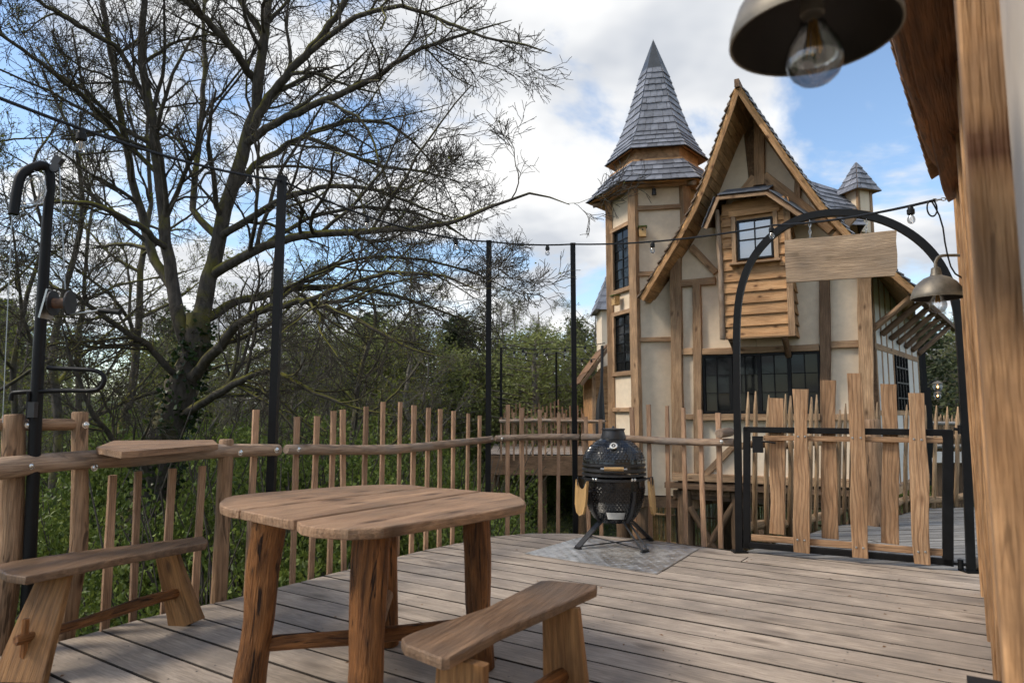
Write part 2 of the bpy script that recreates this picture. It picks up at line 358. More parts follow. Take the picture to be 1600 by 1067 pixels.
def simple(name, c, rough=.5, metal=0.0, noise=None, spec=.5, bump=0.0, bscale=40.0, rnd=0.0, coat=0.0):
    m, N, L, b = mat(name); b.inputs['Base Color'].default_value = (*c, 1); b.inputs['Roughness'].default_value = rough
    b.inputs['Metallic'].default_value = metal; b.inputs['Specular IOR Level'].default_value = spec; b.inputs['Coat Weight'].default_value = coat
    tc = N('ShaderNodeTexCoord'); src = tuple(c)
    if noise:
        n = N('ShaderNodeTexNoise', i_Scale=noise[0], i_Detail=6.0, i_Roughness=0.65); L(tc.outputs['Object'], n.inputs['Vector'])
        src = ramp(N, L, n.outputs[0], [(0.32, tuple(x * (1 - noise[1]) for x in c)), (0.7, tuple(min(1, x * (1 + noise[1])) for x in c))])
        rr = ramp(N, L, n.outputs[0], [(0.3, max(.03, rough - .12)), (0.7, min(1, rough + .12))]); L(rr, b.inputs['Roughness'])
    if rnd:
        oi = N('ShaderNodeObjectInfo'); rv = ramp(N, L, oi.outputs['Random'], [(0, 1 - rnd), (1, 1 + rnd * .6)]); src = mixc(N, L, 1.0, src, rv, 'MULTIPLY')
    if not isinstance(src, tuple): L(src, b.inputs['Base Color'])
    if bump:
        n2 = N('ShaderNodeTexNoise', i_Scale=bscale, i_Detail=5.0, i_Roughness=0.6); L(tc.outputs['Object'], n2.inputs['Vector'])
        bp = N('ShaderNodeBump', i_Strength=bump, i_Distance=.01); L(n2.outputs[0], bp.inputs['Height']); L(bp.outputs[0], b.inputs['Normal'])
    return m
simple('black_steel', (.006, .006, .0065), .5, 0.0, (14, .35), .22, .06, 60)
simple('black_rubber', (.009, .009, .0095), .55, 0, (20, .3), .25)
simple('chrome', (.62, .62, .60), .22, 1.0, (30, .2))
simple('galvanised', (.42, .42, .41), .38, 1.0, (12, .25))
simple('ceramic', (.010, .010, .011), .20, 0, (18, .25), .5, coat=.25)
simple('graphite', (.022, .022, .024), .45, 0, (14, .3))
simple('lamp_brass', (.17, .15, .12), .5, .45, (7, .5), .4, .06, 30)
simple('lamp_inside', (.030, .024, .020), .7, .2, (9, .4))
simple('slate', (.175, .185, .215), .50, 0, (9, .35), .5, .35, 35, rnd=.38)
simple('slate_cap', (.04, .046, .054), .45, 0, (6, .2))
simple('gold_foil', (.75, .42, .10), .4, .3)
simple('white_paint', (.72, .70, .66), .6, 0, (8, .12))
simple('checker_steel', (.62, .61, .59), .36, .85, (7, .4), .5, .12, 25)
simple('deck_edge', (.035, .028, .022), .9, 0, (12, .3), .2)  # dirty board sides, with the shade of the gaps put into the colour
simple('dark_void', (.012, .011, .010), .8)
simple('oak_leaf', (.20, .27, .05), .55)
simple('flue_black', (.014, .014, .015), .5)
simple('rope_brown', (.14, .075, .045), .7, 0, (40, .4))
def panel_mat(name, c, streak, dark):
    m, N, L, b = mat(name); v, base, rnd = objcoord(N, L, (9, 9, .7))
    n1 = N('ShaderNodeTexNoise', i_Scale=1.0, i_Detail=5.0, i_Roughness=.6); L(v, n1.inputs['Vector'])
    cc_ = ramp(N, L, n1.outputs[0], [(.3, tuple(x * (1 - streak) for x in c)), (.65, c)])
    n2 = N('ShaderNodeTexNoise', i_Scale=2.2, i_Detail=5.0, i_Roughness=.62); L(base, n2.inputs['Vector'])
    sf = ramp(N, L, n2.outputs[0], [(.5, 0.0), (.72, .55)]); cc_ = mixc(N, L, sf, cc_, dark)
    rv = ramp(N, L, rnd, [(0, .92), (1, 1.06)]); cc_ = mixc(N, L, 1.0, cc_, rv, 'MULTIPLY')
    L(cc_, b.inputs['Base Color']); b.inputs['Roughness'].default_value = .8
    bp = N('ShaderNodeBump', i_Strength=.15, i_Distance=.01); L(n1.outputs[0], bp.inputs['Height']); L(bp.outputs[0], b.inputs['Normal'])
panel_mat('plaster', (.79, .655, .49), .12, (.62, .48, .34))
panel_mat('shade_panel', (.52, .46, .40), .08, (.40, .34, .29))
panel_mat('white_panel', (.70, .68, .64), .08, (.45, .42, .38))
# glass for windows: dark room behind, mirror-like sheen
m, N, L, b = mat('window_glass'); b.inputs['Base Color'].default_value = (.012, .013, .014, 1); b.inputs['Roughness'].default_value = .04; b.inputs['Specular IOR Level'].default_value = .22
m, N, L, b = mat('bright_glass'); b.inputs['Base Color'].default_value = (.34, .38, .43, 1); b.inputs['Roughness'].default_value = .05; b.inputs['Metallic'].default_value = .85
m, N, L, b = mat('clear_glass'); b.inputs['Base Color'].default_value = (1, 1, 1, 1); b.inputs['Roughness'].default_value = .01; b.inputs['Roughness'].default_value = .02
trn = N('ShaderNodeBsdfTransparent'); trn.inputs[0].default_value = (.93, .94, .95, 1); gls = N('ShaderNodeBsdfGlossy'); gls.inputs['Roughness'].default_value = .02; lw_ = N('ShaderNodeLayerWeight'); lw_.inputs[0].default_value = .55
mxs = N('ShaderNodeMixShader'); L(ramp(N, L, lw_.outputs['Fresnel'], [(0.0, .03), (1.0, .75)]), mxs.inputs[0]); L(trn.outputs[0], mxs.inputs[1]); L(gls.outputs[0], mxs.inputs[2]); L(mxs.outputs[0], [n for n in m.node_tree.nodes if n.type == 'OUTPUT_MATERIAL'][0].inputs[0])
m, N, L, b = mat('lit_lamp'); b.inputs['Base Color'].default_value = (.9, .6, .3, 1); b.inputs['Emission Color'].default_value = (1, .55, .22, 1); b.inputs['Emission Strength'].default_value = 6.0
# bark with moss on the upper sides
def bark(name, c0, c1, moss, mossy):
    m, N, L, b = mat(name); tc = N('ShaderNodeTexCoord'); ge = N('ShaderNodeNewGeometry')
    mp = N('ShaderNodeMapping'); L(tc.outputs['Object'], mp.inputs[0]); mp.inputs['Scale'].default_value = (14, 14, 4)
    n1 = N('ShaderNodeTexNoise', i_Scale=1.0, i_Detail=6.0, i_Roughness=.7); L(mp.outputs[0], n1.inputs['Vector'])
    c = ramp(N, L, n1.outputs[0], [(.3, c0), (.7, c1)])
    sp_ = N('ShaderNodeSeparateXYZ'); L(ge.outputs['Normal'], sp_.inputs[0])
    n2 = N('ShaderNodeTexNoise', i_Scale=2.5, i_Detail=4.0, i_Roughness=.6); L(tc.outputs['Object'], n2.inputs['Vector'])
    ad = N('ShaderNodeMath', operation='MULTIPLY_ADD'); L(sp_.outputs[2], ad.inputs[0]); ad.inputs[1].default_value = .35; L(n2.outputs[0], ad.inputs[2])
    mf = ramp(N, L, ad.outputs[0], [(.52, 0.0), (.75, mossy)]); c = mixc(N, L, mf, c, moss)
    L(c, b.inputs['Base Color']); b.inputs['Roughness'].default_value = .9; b.inputs['Specular IOR Level'].default_value = .2
    bp = N('ShaderNodeBump', i_Strength=.7, i_Distance=.03); L(n1.outputs[0], bp.inputs['Height']); L(bp.outputs[0], b.inputs['Normal'])
bark('oak_bark', (.030, .026, .022), (.115, .10, .085), (.15, .14, .022), .9)
bark('twig_bark', (.036, .031, .027), (.10, .086, .074), (.07, .07, .025), .35)
bark('far_bark', (.095, .083, .07), (.21, .19, .165), (.08, .085, .03), .4)  # paler bark for distant trees, aerial haze put into the colour
def leaf(name, stops, trans=.35, rough=.5):
    m, N, L, b = mat(name); ge = N('ShaderNodeNewGeometry')
    c = ramp(N, L, ge.outputs['Random Per Island'], stops); oi = N('ShaderNodeObjectInfo')
    rv = ramp(N, L, oi.outputs['Random'], [(0, .7), (1, 1.2)]); c = mixc(N, L, 1.0, c, rv, 'MULTIPLY')
    L(c, b.inputs['Base Color']); b.inputs['Roughness'].default_value = rough; b.inputs['Specular IOR Level'].default_value = .25
    tr = N('ShaderNodeBsdfTranslucent'); L(c, tr.inputs[0]); mx = N('ShaderNodeMixShader'); mx.inputs[0].default_value = trans
    L(b.outputs[0], mx.inputs[1]); L(tr.outputs[0], mx.inputs[2])
    o = [n for n in m.node_tree.nodes if n.type == 'OUTPUT_MATERIAL'][0]; L(mx.outputs[0], o.inputs[0])
leaf('shrub_leaf', [(0, (.06, .092, .02)), (.5, (.13, .18, .036)), (1, (.235, .29, .06))])
leaf('bright_leaf', [(0, (.085, .125, .022)), (.5, (.14, .185, .036)), (1, (.21, .25, .06))])
leaf('pine_needle', [(0, (.04, .056, .026)), (.5, (.066, .086, .038)), (1, (.105, .12, .05))], .2)
leaf('spring_leaf', [(0, (.12, .14, .05)), (.5, (.19, .215, .07)), (1, (.27, .29, .095))], .4)  # young skyline leaves, lightened and greyed to paint in distance haze
leaf('bud_leaf', [(0, (.13, .15, .02)), (.6, (.20, .24, .035)), (1, (.14, .09, .03))], .4)
leaf('ivy_leaf', [(0, (.014, .03, .010)), (.6, (.03, .055, .015)), (1, (.055, .09, .022))], .2, .35)
leaf('grass_blade', [(0, (.06, .085, .02)), (.5, (.10, .14, .03)), (1, (.19, .18, .07))], .3)
m, N, L, b = mat('ground'); tc = N('ShaderNodeTexCoord')
n1 = N('ShaderNodeTexNoise', i_Scale=.35, i_Detail=8.0, i_Roughness=.65); L(tc.outputs['Object'], n1.inputs['Vector'])
n2 = N('ShaderNodeTexNoise', i_Scale=6.0, i_Detail=6.0, i_Roughness=.7); L(tc.outputs['Object'], n2.inputs['Vector'])
c = ramp(N, L, n1.outputs[0], [(.35, (.03, .05, .012)), (.5, (.05, .07, .018)), (.62, (.07, .06, .03))])
c = mixc(N, L, 1.0, c, ramp(N, L, n2.outputs[0], [(.3, .5), (.7, 1.25)]), 'MULTIPLY')
L(c, b.inputs['Base Color']); b.inputs['Roughness'].default_value = .95
bp = N('ShaderNodeBump', i_Strength=.8, i_Distance=.12); L(n2.outputs[0], bp.inputs['Height']); L(bp.outputs[0], b.inputs['Normal'])
# ================================================================== THE SETTING
GZ = -2.7
def ground_z(x, y):
    return GZ + .18 * math.sin(x * .35 + 1) * math.cos(y * .3) + .1 * math.sin(x * 1.1 + y * .7) + max(0, (y - 18)) * .025 + max(0, -x - 6) * .05
gx = np.concatenate([np.linspace(-300, -32, 14), np.linspace(-30, 40, 90), np.linspace(42, 300, 14)])
gy = np.concatenate([np.linspace(-60, -4, 8), np.linspace(-3, 50, 80), np.linspace(53, 400, 16)])
gv = [(x, y, ground_z(x, min(y, 90))) for y in gy for x in gx]; nx = len(gx)
gf = [(j * nx + i, j * nx + i + 1, (j + 1) * nx + i + 1, (j + 1) * nx + i) for j in range(len(gy) - 1) for i in range(nx - 1)]
g = put('ground', me_from('ground', gv, gf, 'ground', True)); tag(g, 'green wooded ground far below the deck', None, kind='structure')

# ---- boarded decks: every board its own prism
def boarded(root, poly, direction, width, gap, thick, ztop, mat_, name='deck_board', split=0.35, seed=1):
    rr = random.Random(seed); d = Vector((direction[0], direction[1])).normalized(); n = Vector((-d.y, d.x))
    poly = [Vector((p[0], p[1])) for p in poly]; lo = min(n.dot(p) for p in poly); hi = max(n.dot(p) for p in poly)
    a = lo
    while a < hi:
        strip = clip_half(clip_half(poly, n, a + width - gap), -n, -a)
        if len(strip) >= 3:
            cuts = [strip]
            xs = [d.dot(p) for p in strip]
            if rr.random() < split and max(xs) - min(xs) > 2.2:
                x = rr.uniform(min(xs) + .7, max(xs) - .7); cuts = [clip_half(strip, d, x - .002), clip_half(strip, -d, -x - .002)]
            for q in cuts:
                if len(q) < 3: continue
                cx = sum((p.x for p in q)) / len(q); cy = sum((p.y for p in q)) / len(q); c2 = Vector((cx, cy))
                loc = [((p - c2).dot(d), (p - c2).dot(n)) for p in q]
                if abs(sum(loc[i][0] * loc[(i + 1) % len(loc)][1] - loc[(i + 1) % len(loc)][0] * loc[i][1] for i in range(len(loc)))) < .004: continue
                m_ = len(loc); ch = .0035; dz = rr.uniform(-.0015, .0015)
                v = [(x, y, -thick) for x, y in loc] + [(x, y, -ch) for x, y in loc]
                ins = []
                for i in range(m_):
                    x, y = loc[i]; ins.append((x * (1 - ch / max(.05, abs(x))) if abs(x) > .05 else x, y - math.copysign(min(ch, abs(y)), y), 0))
                v += ins
                f = [tuple(range(m_))[::-1], tuple(range(2 * m_, 3 * m_))]
                for k in range(2):
                    f += [(k * m_ + i, k * m_ + (i + 1) % m_, (k + 1) * m_ + (i + 1) % m_, (k + 1) * m_ + i) for i in range(m_)]
                W = Matrix(((d.x, n.x, 0, cx), (d.y, n.y, 0, cy), (0, 0, 1, ztop + dz), (0, 0, 0, 1)))
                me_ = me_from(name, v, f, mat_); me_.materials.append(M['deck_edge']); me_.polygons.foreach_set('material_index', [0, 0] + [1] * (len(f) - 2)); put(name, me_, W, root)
        a += width
EDGE = [(-260, 1110), (0, 1024), (122, 994), (222, 966), (350, 938), (463, 910), (560, 885), (650, 862), (765, 838), (830, 833), (895, 833), (960, 838), (1040, 846), (1155, 862)]
edge_w = [G(*p) for p in EDGE]
GL, GR = G(1154, 862), G(1517, 893)
WD = Vector((.542, .840, 0)).normalized(); WN = Vector((-.840, .542, 0)).normalized(); WO = Vector((.963, 1.30, 0))     # near cabin wall
deck = structure('deck', (0, 3, 0), 'weathered grey-brown timber deck raised among the trees')
wall_end = WO + WD * 4.2
poly = [(p.x, p.y) for p in edge_w] + [(GL.x + .02, GL.y + .03), (GR.x + .05, GR.y - .0), (wall_end.x + .1, wall_end.y), ((WO - WD * 3).x + .1, (WO - WD * 3).y), (-5.2, -1.2)]
BD = Vector((-1570, 1066.67, 0)).normalized()
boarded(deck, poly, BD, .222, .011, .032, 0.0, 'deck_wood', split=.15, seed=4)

# screw heads, two to a board on every joist line
mbs = MB(); bn = Vector((-BD.y, BD.x, 0)); rs = random.Random(8); pv = [Vector(p) for p in poly]
def inside(x, y):
    c_ = False
    for i in range(len(pv)):
        a, b = pv[i], pv[i - 1]
        if (a.y > y) != (b.y > y) and x < (b.x - a.x) * (y - a.y) / (b.y - a.y) + a.x: c_ = not c_
    return c_
lo_ = min(Vector((-BD.y, BD.x)).dot(p) for p in pv)
for j in range(-16, 16):
    for i in range(70):
        for e_ in (.045, .165):
            q = BD * (j * .62 + rs.uniform(-.012, .012)) + bn * (lo_ + i * .222 + e_ + rs.uniform(-.008, .008))
            if .5 < q.y < 7 and inside(q.x, q.y): mbs.add([q + Vector((.0055 * math.cos(t), .0055 * math.sin(t), .0006)) for t in [k * math.pi / 3 for k in range(6)]], [(0, 1, 2, 3, 4, 5)])
o = mbs.obj('deck_screws', 'graphite', deck, fix=False); o['kind'] = 'stuff'
rng0 = np.random.default_rng(4); mbs = MB()
for i in range(260):
    x, y = rs.uniform(-3, 3.2), rs.uniform(1.6, 6.3)
    if inside(x, y):
        a = rs.uniform(0, 6.28); l = rs.uniform(.004, .016); q = Vector((x, y, .003)); d = Vector((math.cos(a), math.sin(a), 0)); n_ = Vector((-d.y, d.x, 0)); mbs.add([q - d * l, q + n_ * l * .35 + Vector((0, 0, l * .3)), q + d * l, q - n_ * l * .35], [(0, 1, 2), (0, 2, 3)])
o = mbs.obj('fallen_litter', 'shingle_wood', None, fix=False); tag(o, 'tiny dry leaf bits and bud scales littering the deck', 'leaf litter', kind='stuff')
# joists and rim under the deck edge
for i in range(len(edge_w) - 1):
    a, b = edge_w[i], edge_w[i + 1]; inn = Vector((0.0, -1, 0)); k = (b - a).normalized(); nn = Vector((k.y, -k.x, 0)) * .05
    beam('rim_joist', a + nn + Vector((0, 0, -.12)), b + nn + Vector((0, 0, -.12)), .045, .18, 'stilt_wood', deck)
for k in range(9):
    q = GL + (GR - GL) * .5 + Vector((-BD.y, BD.x, 0)) * 0
for x, y in ((-2.2, 3.3), (-1.2, 4.6), (-.2, 5.9), (1.2, 5.7), (2.6, 5.0)):
    log('stilt', [(x, y, ground_z(x, y) - .3), (x, y, -.21)], .12, 'stilt_wood', deck, wob=.06)

# walkway beyond the gate
wk = structure('walkway', (4, 7, 0), 'grey boarded walkway behind the gate')
WE = [GL + Vector((.08, .09, 0)), G(1240, 838), G(1310, 818), G(1375, 812), G(1440, 792), G(1530, 790), G(1640, 800), G(1700, 860), GR + Vector((.6, -.1, 0)), GR + Vector((.06, .05, 0))]
boarded(wk, [(p.x, p.y) for p in WE], (1, .12), .12, .006, .028, -.015, 'walk_wood', seed=9)
beam('rim_joist', GL + Vector((.1, .06, -.11)), GR + Vector((.1, .02, -.11)), .045, .17, 'stilt_wood', wk)
for p in (WE[1], WE[3], WE[5]):
    log('stilt', [(p.x, p.y - .1, ground_z(p.x, p.y) - .3), (p.x, p.y - .1, -.05)], .11, 'stilt_wood', wk, wob=.06)

# ================================================================== DECK RAILING
HR = .945
rail = thing('deck_railing', 'rustic log railing with sawn pickets along the deck edge', 'railing', edge_w[4])
# where the picket feet stand: polyline just outside the deck edge
def edge_at(px):
    for i in range(len(EDGE) - 1):
        if EDGE[i][0] <= px <= EDGE[i + 1][0]:
            t = (px - EDGE[i][0]) / (EDGE[i + 1][0] - EDGE[i][0]); p = edge_w[i].lerp(edge_w[i + 1], t)
            k = (edge_w[i + 1] - edge_w[i]).normalized(); return p, Vector((-k.y, k.x, 0)), k
    return edge_w[-1], Vector((0, 1, 0)), Vector((1, 0, 0))
def edge_ray(px, out_=0.0):
    """deck-edge point whose vertical line shows at screen column px (searched along the edge)"""
    best = None
    for i in range(len(edge_w) - 1):
        k = (edge_w[i + 1] - edge_w[i]).normalized(); nn = Vector((-k.y, k.x, 0)) * out_
        for j in range(40):
            p = edge_w[i].lerp(edge_w[i + 1], j / 40) + nn
            d = p + Vector((0, 0, .9)) - C0; dep = d.y * cp + d.z * sp
            x = 800 + FPX * d.x / dep
            if best is None or abs(x - px) < best[0]: best = (abs(x - px), p.copy(), nn.normalized() if out_ else k, k)
    return best[1], best[3]
def at_col(px, py, Y0):
    return P(px, py, Y0)
def rail_pts(cols, out_=.0):
    q = []
    for px, py in cols:
        p, k = edge_ray(px, out_); 
        # height from the photograph's row at that depth
        w = P(px, py, p.y); q.append(Vector((p.x, p.y, w.z)))
    return q
r1 = rail_pts([(0, 732), (60, 724), (125, 718), (200, 716), (270, 709), (340, 704), (395, 703), (436, 703)], .02)
r1 = [r1[0] + (r1[0] - r1[1]) * 3] + r1
log('rail_log', r1, [.056] * 2 + [.053, .052, .052, .05, .046, .043, .041], 'rail_wood', rail, 14, .05)
log('rail_log', rail_pts([(446, 702), (500, 702), (560, 703), (620, 702), (680, 696), (730, 690), (770, 686)], .02), [.036, .039, .04, .04, .038, .034, .032], 'rail_wood', rail, 12, .06)
log('rail_log', rail_pts([(774, 685), (820, 683), (865, 682), (906, 683)], .02), .031, 'rail_wood', rail, 12, .05)
log('rail_log', rail_pts([(909, 683), (960, 683), (1010, 687), (1060, 690), (1105, 691), (1150, 691)], .02), .034, 'rail_wood', rail, 12, .05)
e_end = P(1128, 677, edge_ray(1128)[0].y - .02)
log('rail_stub', [e_end + Vector((-.05, -.08, 0)), e_end + Vector((.12, .14, .01))], .041, 'rail_wood', rail, 12, .02)
PICK = [(180, 742), (220, 736), (268, 732), (313, 728), (395, 640), (463, 651), (491, 650), (519, 642), (543, 640), (570, 635), (597, 628), (624, 628), (644, 633), (666, 637), (688, 639), (709, 642), (729, 646), (749, 649),
        (792, 632), (817, 637), (843, 640), (870, 645), (918, 651), (938, 655), (991, 636), (1014, 632), (1041, 634), (1068, 637), (1095, 640), (1120, 645)]
for i, (px, py) in enumerate(PICK):
    p, k = edge_ray(px, .06); top = P(px, py, p.y).z; lean = R.uniform(-.02, .02) if px not in (543,) else -.06
    w = R.uniform(.034, .047)
    beam('picket', p + Vector((0, 0, -.16)), p + k * lean + Vector((0, 0, top)), w, .024, 'picket_wood', rail, up=(k.y, -k.x, 0), wav=.0015, seg=7, seed=i)
# posts
p, k = edge_ray(350, .05); log('post', [p + Vector((0, 0, -.25)), p + Vector((.01, 0, P(350, 686, p.y).z))], [.05, .047], 'post_wood', rail, 12, .04)
for px, py, r in ((22, 647, .056), (125, 643, .045)):
    p, k = edge_ray(px, .075); t = P(px, py, p.y); 
    log('post', [p + k * -.05 + Vector((0, 0, -.3)), p + k * .02 + Vector((0, 0, .45)), Vector((t.x, t.y, t.z))], [r * 1.08, r, r * .92], 'post_wood', rail, 14, .05)
pa, _ = edge_ray(2, .09); pb, _ = edge_ray(132, .09)
za, zb = P(8, 664, pa.y).z, P(125, 663, pb.y).z
log('rung', [Vector((pa.x - .05, pa.y, za)), Vector((pb.x, pb.y, zb))], .032, 'post_wood', rail, 12, .03)
# drink shelf fixed on the rail
SB = [(150, 699), (178, 688), (333, 687), (341, 694), (190, 706)]
zs = r1[4].z + .072
sq = [G(x, y, zs) for x, y in SB]; c = sum(sq, Vector()) / len(sq); dd = (sq[2] - sq[0]); dd.z = 0; dd.normalize(); dn = Vector((-dd.y, dd.x, 0))
mb = MB().prism([((q - c).dot(dd), (q - c).dot(dn)) for q in sq], -.032, 0)
W = Matrix(((dd.x, dn.x, 0, c.x), (dd.y, dn.y, 0, c.y), (0, 0, 1, zs), (0, 0, 0, 1)))
put('shelf_board', me_from('shelf_board', mb.v, mb.f, 'table_wood'), W, rail)
# coach bolts
for px, py in ((40, 664), (132, 664), (40, 727), (138, 730), (368, 707), (424, 703), (462, 702), (766, 686), (782, 685), (897, 683), (1129, 690)):
    p, k = edge_ray(px, .02); w = P(px, py, p.y); nn = Vector((k.y, -k.x, 0)); rr_ = .012 + .052 * (1 if 600 < py and px < 440 else .6)
    rad = .055 if px < 200 else (.045 if px < 450 else .034)
    off = rad if not (py < 680 and px < 200) else -.01
    bolt(Vector((p.x, p.y, w.z)) + nn * off, nn, rail, .013 if px < 450 else .011)

# ================================================================== LIGHT POLES + STRING LIGHTS
def pole(px, py, out_, w, lab, base=None):
    p, k = edge_ray(px, out_) if base is None else (base, Vector((1, 0, 0)))
    # column measured near the top: keep the pole plumb
    t = P(px, py, p.y); o = thing('light_pole', lab, 'pole', (t.x, t.y, -.3), 'black steel light poles by the deck')
    mb = MB().box((t.x, t.y, (t.z - .35) / 2), (w, w, t.z + .35)); mb.obj('shaft', 'black_steel', o)
    MB().box((t.x, t.y, t.z + .002), (w * 1.06, w * 1.06, .006)).obj('end_cap', 'black_rubber', o)
    return t
T1 = pole(441, 277, .09, .055, 'tall black square light pole between the log rail joint and the oak')
T2 = pole(764, 377, .10, .055, 'tall black square light pole where the pickets curve round, middle of the view')
T3 = pole(895, 381, .22, .052, 'slim black square light pole just left behind the kamado grill')
def bulb(p, parent, s=1.0, hang=None):
    """festoon bulb hanging under the cable"""
    x, y, z = p
    so = MB().lathe([(.0005, 0), (.016 * s, -.002 * s), (.018 * s, -.02 * s), (.024 * s, -.026 * s), (.024 * s, -.055 * s), (.019 * s, -.06 * s), (.0005, -.06 * s)], 10, Matrix.Translation((x, y, z))).obj('bulb_socket', 'black_rubber', parent, True)
    MB().lathe([(.013 * s, -.058 * s), (.014 * s, -.066 * s), (.022 * s, -.080 * s), (.025 * s, -.096 * s), (.021 * s, -.112 * s), (.012 * s, -.120 * s), (.0005, -.122 * s)], 12, Matrix.Translation((x, y, z))).obj('bulb', 'clear_glass', so, True)
    MB().tube([(x - .006 * s, y, z - .06 * s), (x - .004 * s, y, z - .1 * s), (x + .004 * s, y, z - .1 * s), (x + .006 * s, y, z - .06 * s)], .0012 * s, 4).obj('filament', 'gold_foil', so)
def sag(a, b, s, n=14):
    return [a.lerp(b, i / n) - Vector((0, 0, s * 4 * (i / n) * (1 - i / n))) for i in range(n + 1)]
EAVE_END = P(1484, 313, 4.0)
fest = thing('string_lights', 'black festoon light string over the deck from pole to pole and over the arch', 'string lights', T1)
S0 = P(-40, 138, 2.6)
tt = [T1 + Vector((0, -.01, -.03)), T2 + Vector((0, -.02, -.01)), T3 + Vector((0, -.02, -.01))]
c1 = sag(S0, tt[0], .06); c2 = sag(tt[0], tt[1], .10); c3 = sag(tt[1], tt[2], .02, 6)
AR = P(1210, 352, 5.72)
c4 = sag(tt[2], AR, .05, 10); c5 = sag(AR, EAVE_END + Vector((-.09, .0, -.0)), .03, 10)
path = c1 + c2[1:] + c3[1:] + c4[1:] + c5[1:]
rod('cable', path, .0085, 'black_rubber', fest, 6)
def on_path(px):
    best = min(((abs(800 + FPX * (q - C0).x / ((q - C0).y * cp + (q - C0).z * sp) - px), i) for i, q in enumerate(fine)), key=lambda t: t[0]); return fine[best[1]]
fine = []
for i in range(len(path) - 1): fine += [path[i].lerp(path[i + 1], j / 8) for j in range(8)]
for px in (127, 390, 575, 712, 855, 1018, 1205, 1421): bulb(on_path(px), fest, .95)
chain_pts = [EAVE_END + Vector((-.09, 0, 0)), EAVE_END + Vector((.02, .03, .02))]
for i in range(4):
    q = chain_pts[0].lerp(chain_pts[1], i / 3.5); a = [q + Vector((.016 * math.cos(t), (.009 * math.sin(t)) * (i % 2), .009 * math.sin(t) * ((i + 1) % 2) + .0)) for t in [k * math.pi / 4 for k in range(9)]]
    rod('chain_link', a, .003, 'galvanised', fest, 5)
# slack tail looping down to the small wall lamp
e = chain_pts[0]; loop = [e + Vector((.03 * math.sin(t) - .02, 0, -.05 + .05 * math.cos(t))) for t in [k * math.pi / 8 for k in range(17)]]
tail = loop + [P(1472, 345, 4.0), P(1478, 390, 4.05), P(1488, 425, 4.15), P(1506, 436, 4.27)]
rod('cable_tail', smooth_path(tail, 1), .005, 'black_rubber', fest, 6)

# ================================================================== GATE, ARCH, SIGN
gf_ = Frame((GL.x, GL.y), (GR.x, GR.y))
def GF(px, py, off=0.0): return gf_.hit(px, py, off)
arch = thing('gate_arch', 'black steel arch spanning the wooden garden gate', 'arch', GL)
ap = [(1155, 864), (1154, 760), (1152, 650), (1151, 560), (1151, 505), (1155, 460), (1167, 420), (1185, 390), (1212, 362), (1250, 341), (1296, 332), (1342, 334), (1388, 346), (1428, 368), (1460, 398), (1483, 437), (1497, 485), (1503, 560), (1508, 660), (1513, 780), (1517, 894)]
aw = [GF(x, y) for x, y in ap]; aw = [aw[0]] + smooth_path(aw[1:-1], 2) + [aw[-1]]
aw[0].z = -.05; aw[-1].z = -.05
def rect_tube(pts, nrm, w, d):
    v = []; nrm = Vector(nrm).normalized(); m_ = len(pts)
    for i, p in enumerate(pts):
        t = (pts[min(i + 1, m_ - 1)] - pts[max(i - 1, 0)]).normalized(); a = t.cross(nrm).normalized()
        for sx, sy in ((-1, -1), (1, -1), (1, 1), (-1, 1)): v.append(p + a * (sx * w / 2) + nrm * (sy * d / 2))
    f = [(i * 4 + k, i * 4 + (k + 1) % 4, (i + 1) * 4 + (k + 1) % 4, (i + 1) * 4 + k) for i in range(m_ - 1) for k in range(4)] + [(3, 2, 1, 0), tuple(range(m_ * 4 - 4, m_ * 4))]
    return MB().add(v, f)
rect_tube(aw, gf_.n, .058, .06).obj('arch_tube', 'black_steel', arch)
for q in (aw[0], aw[-1]): MB().box((q.x, q.y, .006), (.12, .12, .012)).obj('foot_plate', 'black_steel', arch)
gate = thing('garden_gate', 'low gate of six wavy-edged planks in a black steel frame', 'gate', GF(1320, 870))
def gbar(a, b, off, w, h, mt, name, wav=0, seed=None):
    return beam(name, GF(*a, off), GF(*b, off), w, h, mt, gate, up=gf_.n, wav=wav, seed=seed, ch=.004)
gbar((1167, 668), (1167, 856), .0, .058, .05, 'black_steel', 'frame_bar'); gbar((1481, 672), (1481, 883), .0, .072, .05, 'black_steel', 'frame_bar')
gbar((1163, 671), (1487, 676), .003, .05, .044, 'black_steel', 'frame_bar'); gbar((1163, 850), (1487, 878), .003, .05, .044, 'black_steel', 'frame_bar')
gbar((1193, 684), (1474, 688), .005, .042, .03, 'gate_board', 'batten'); gbar((1174, 839), (1475, 863), .005, .052, .03, 'gate_board', 'batten')
for i, (x0, y0, x1, y1, off) in enumerate(((1251, 608, 1253, 863, .045), (1336, 583, 1345, 871, .045), (1431, 614, 1441, 881, .045), (1214, 622, 1214, 834, -.04), (1294, 594, 1297, 841, -.04), (1390, 600, 1390, 849, -.04))):
    w = .118 if off > 0 else .122
    gbar((x0, y0), (x1, y1), off, w, .026, 'gate_board', 'plank', wav=.007, seed=40 + i)
for x, y in ((1247, 682), (1258, 682), (1332, 684), (1345, 684), (1428, 686), (1440, 687), (1246, 843), (1257, 844), (1338, 855), (1349, 856), (1435, 862), (1446, 862)):
    q = GF(x, y, .059); bolt(q, gf_.n, gate, .006, 'galvanised', 'screw')
lk = GF(1184, 694, .03); MB().box(lk, (.085, .05, .14), basis(gf_.u, (0, 0, 1))).obj('lock_case', 'black_rubber', gate)
rod('lock_handle', [GF(1190, 690, .06), GF(1198, 690, .09), GF(1212, 692, .09)], .008, 'black_steel', gate, 8)
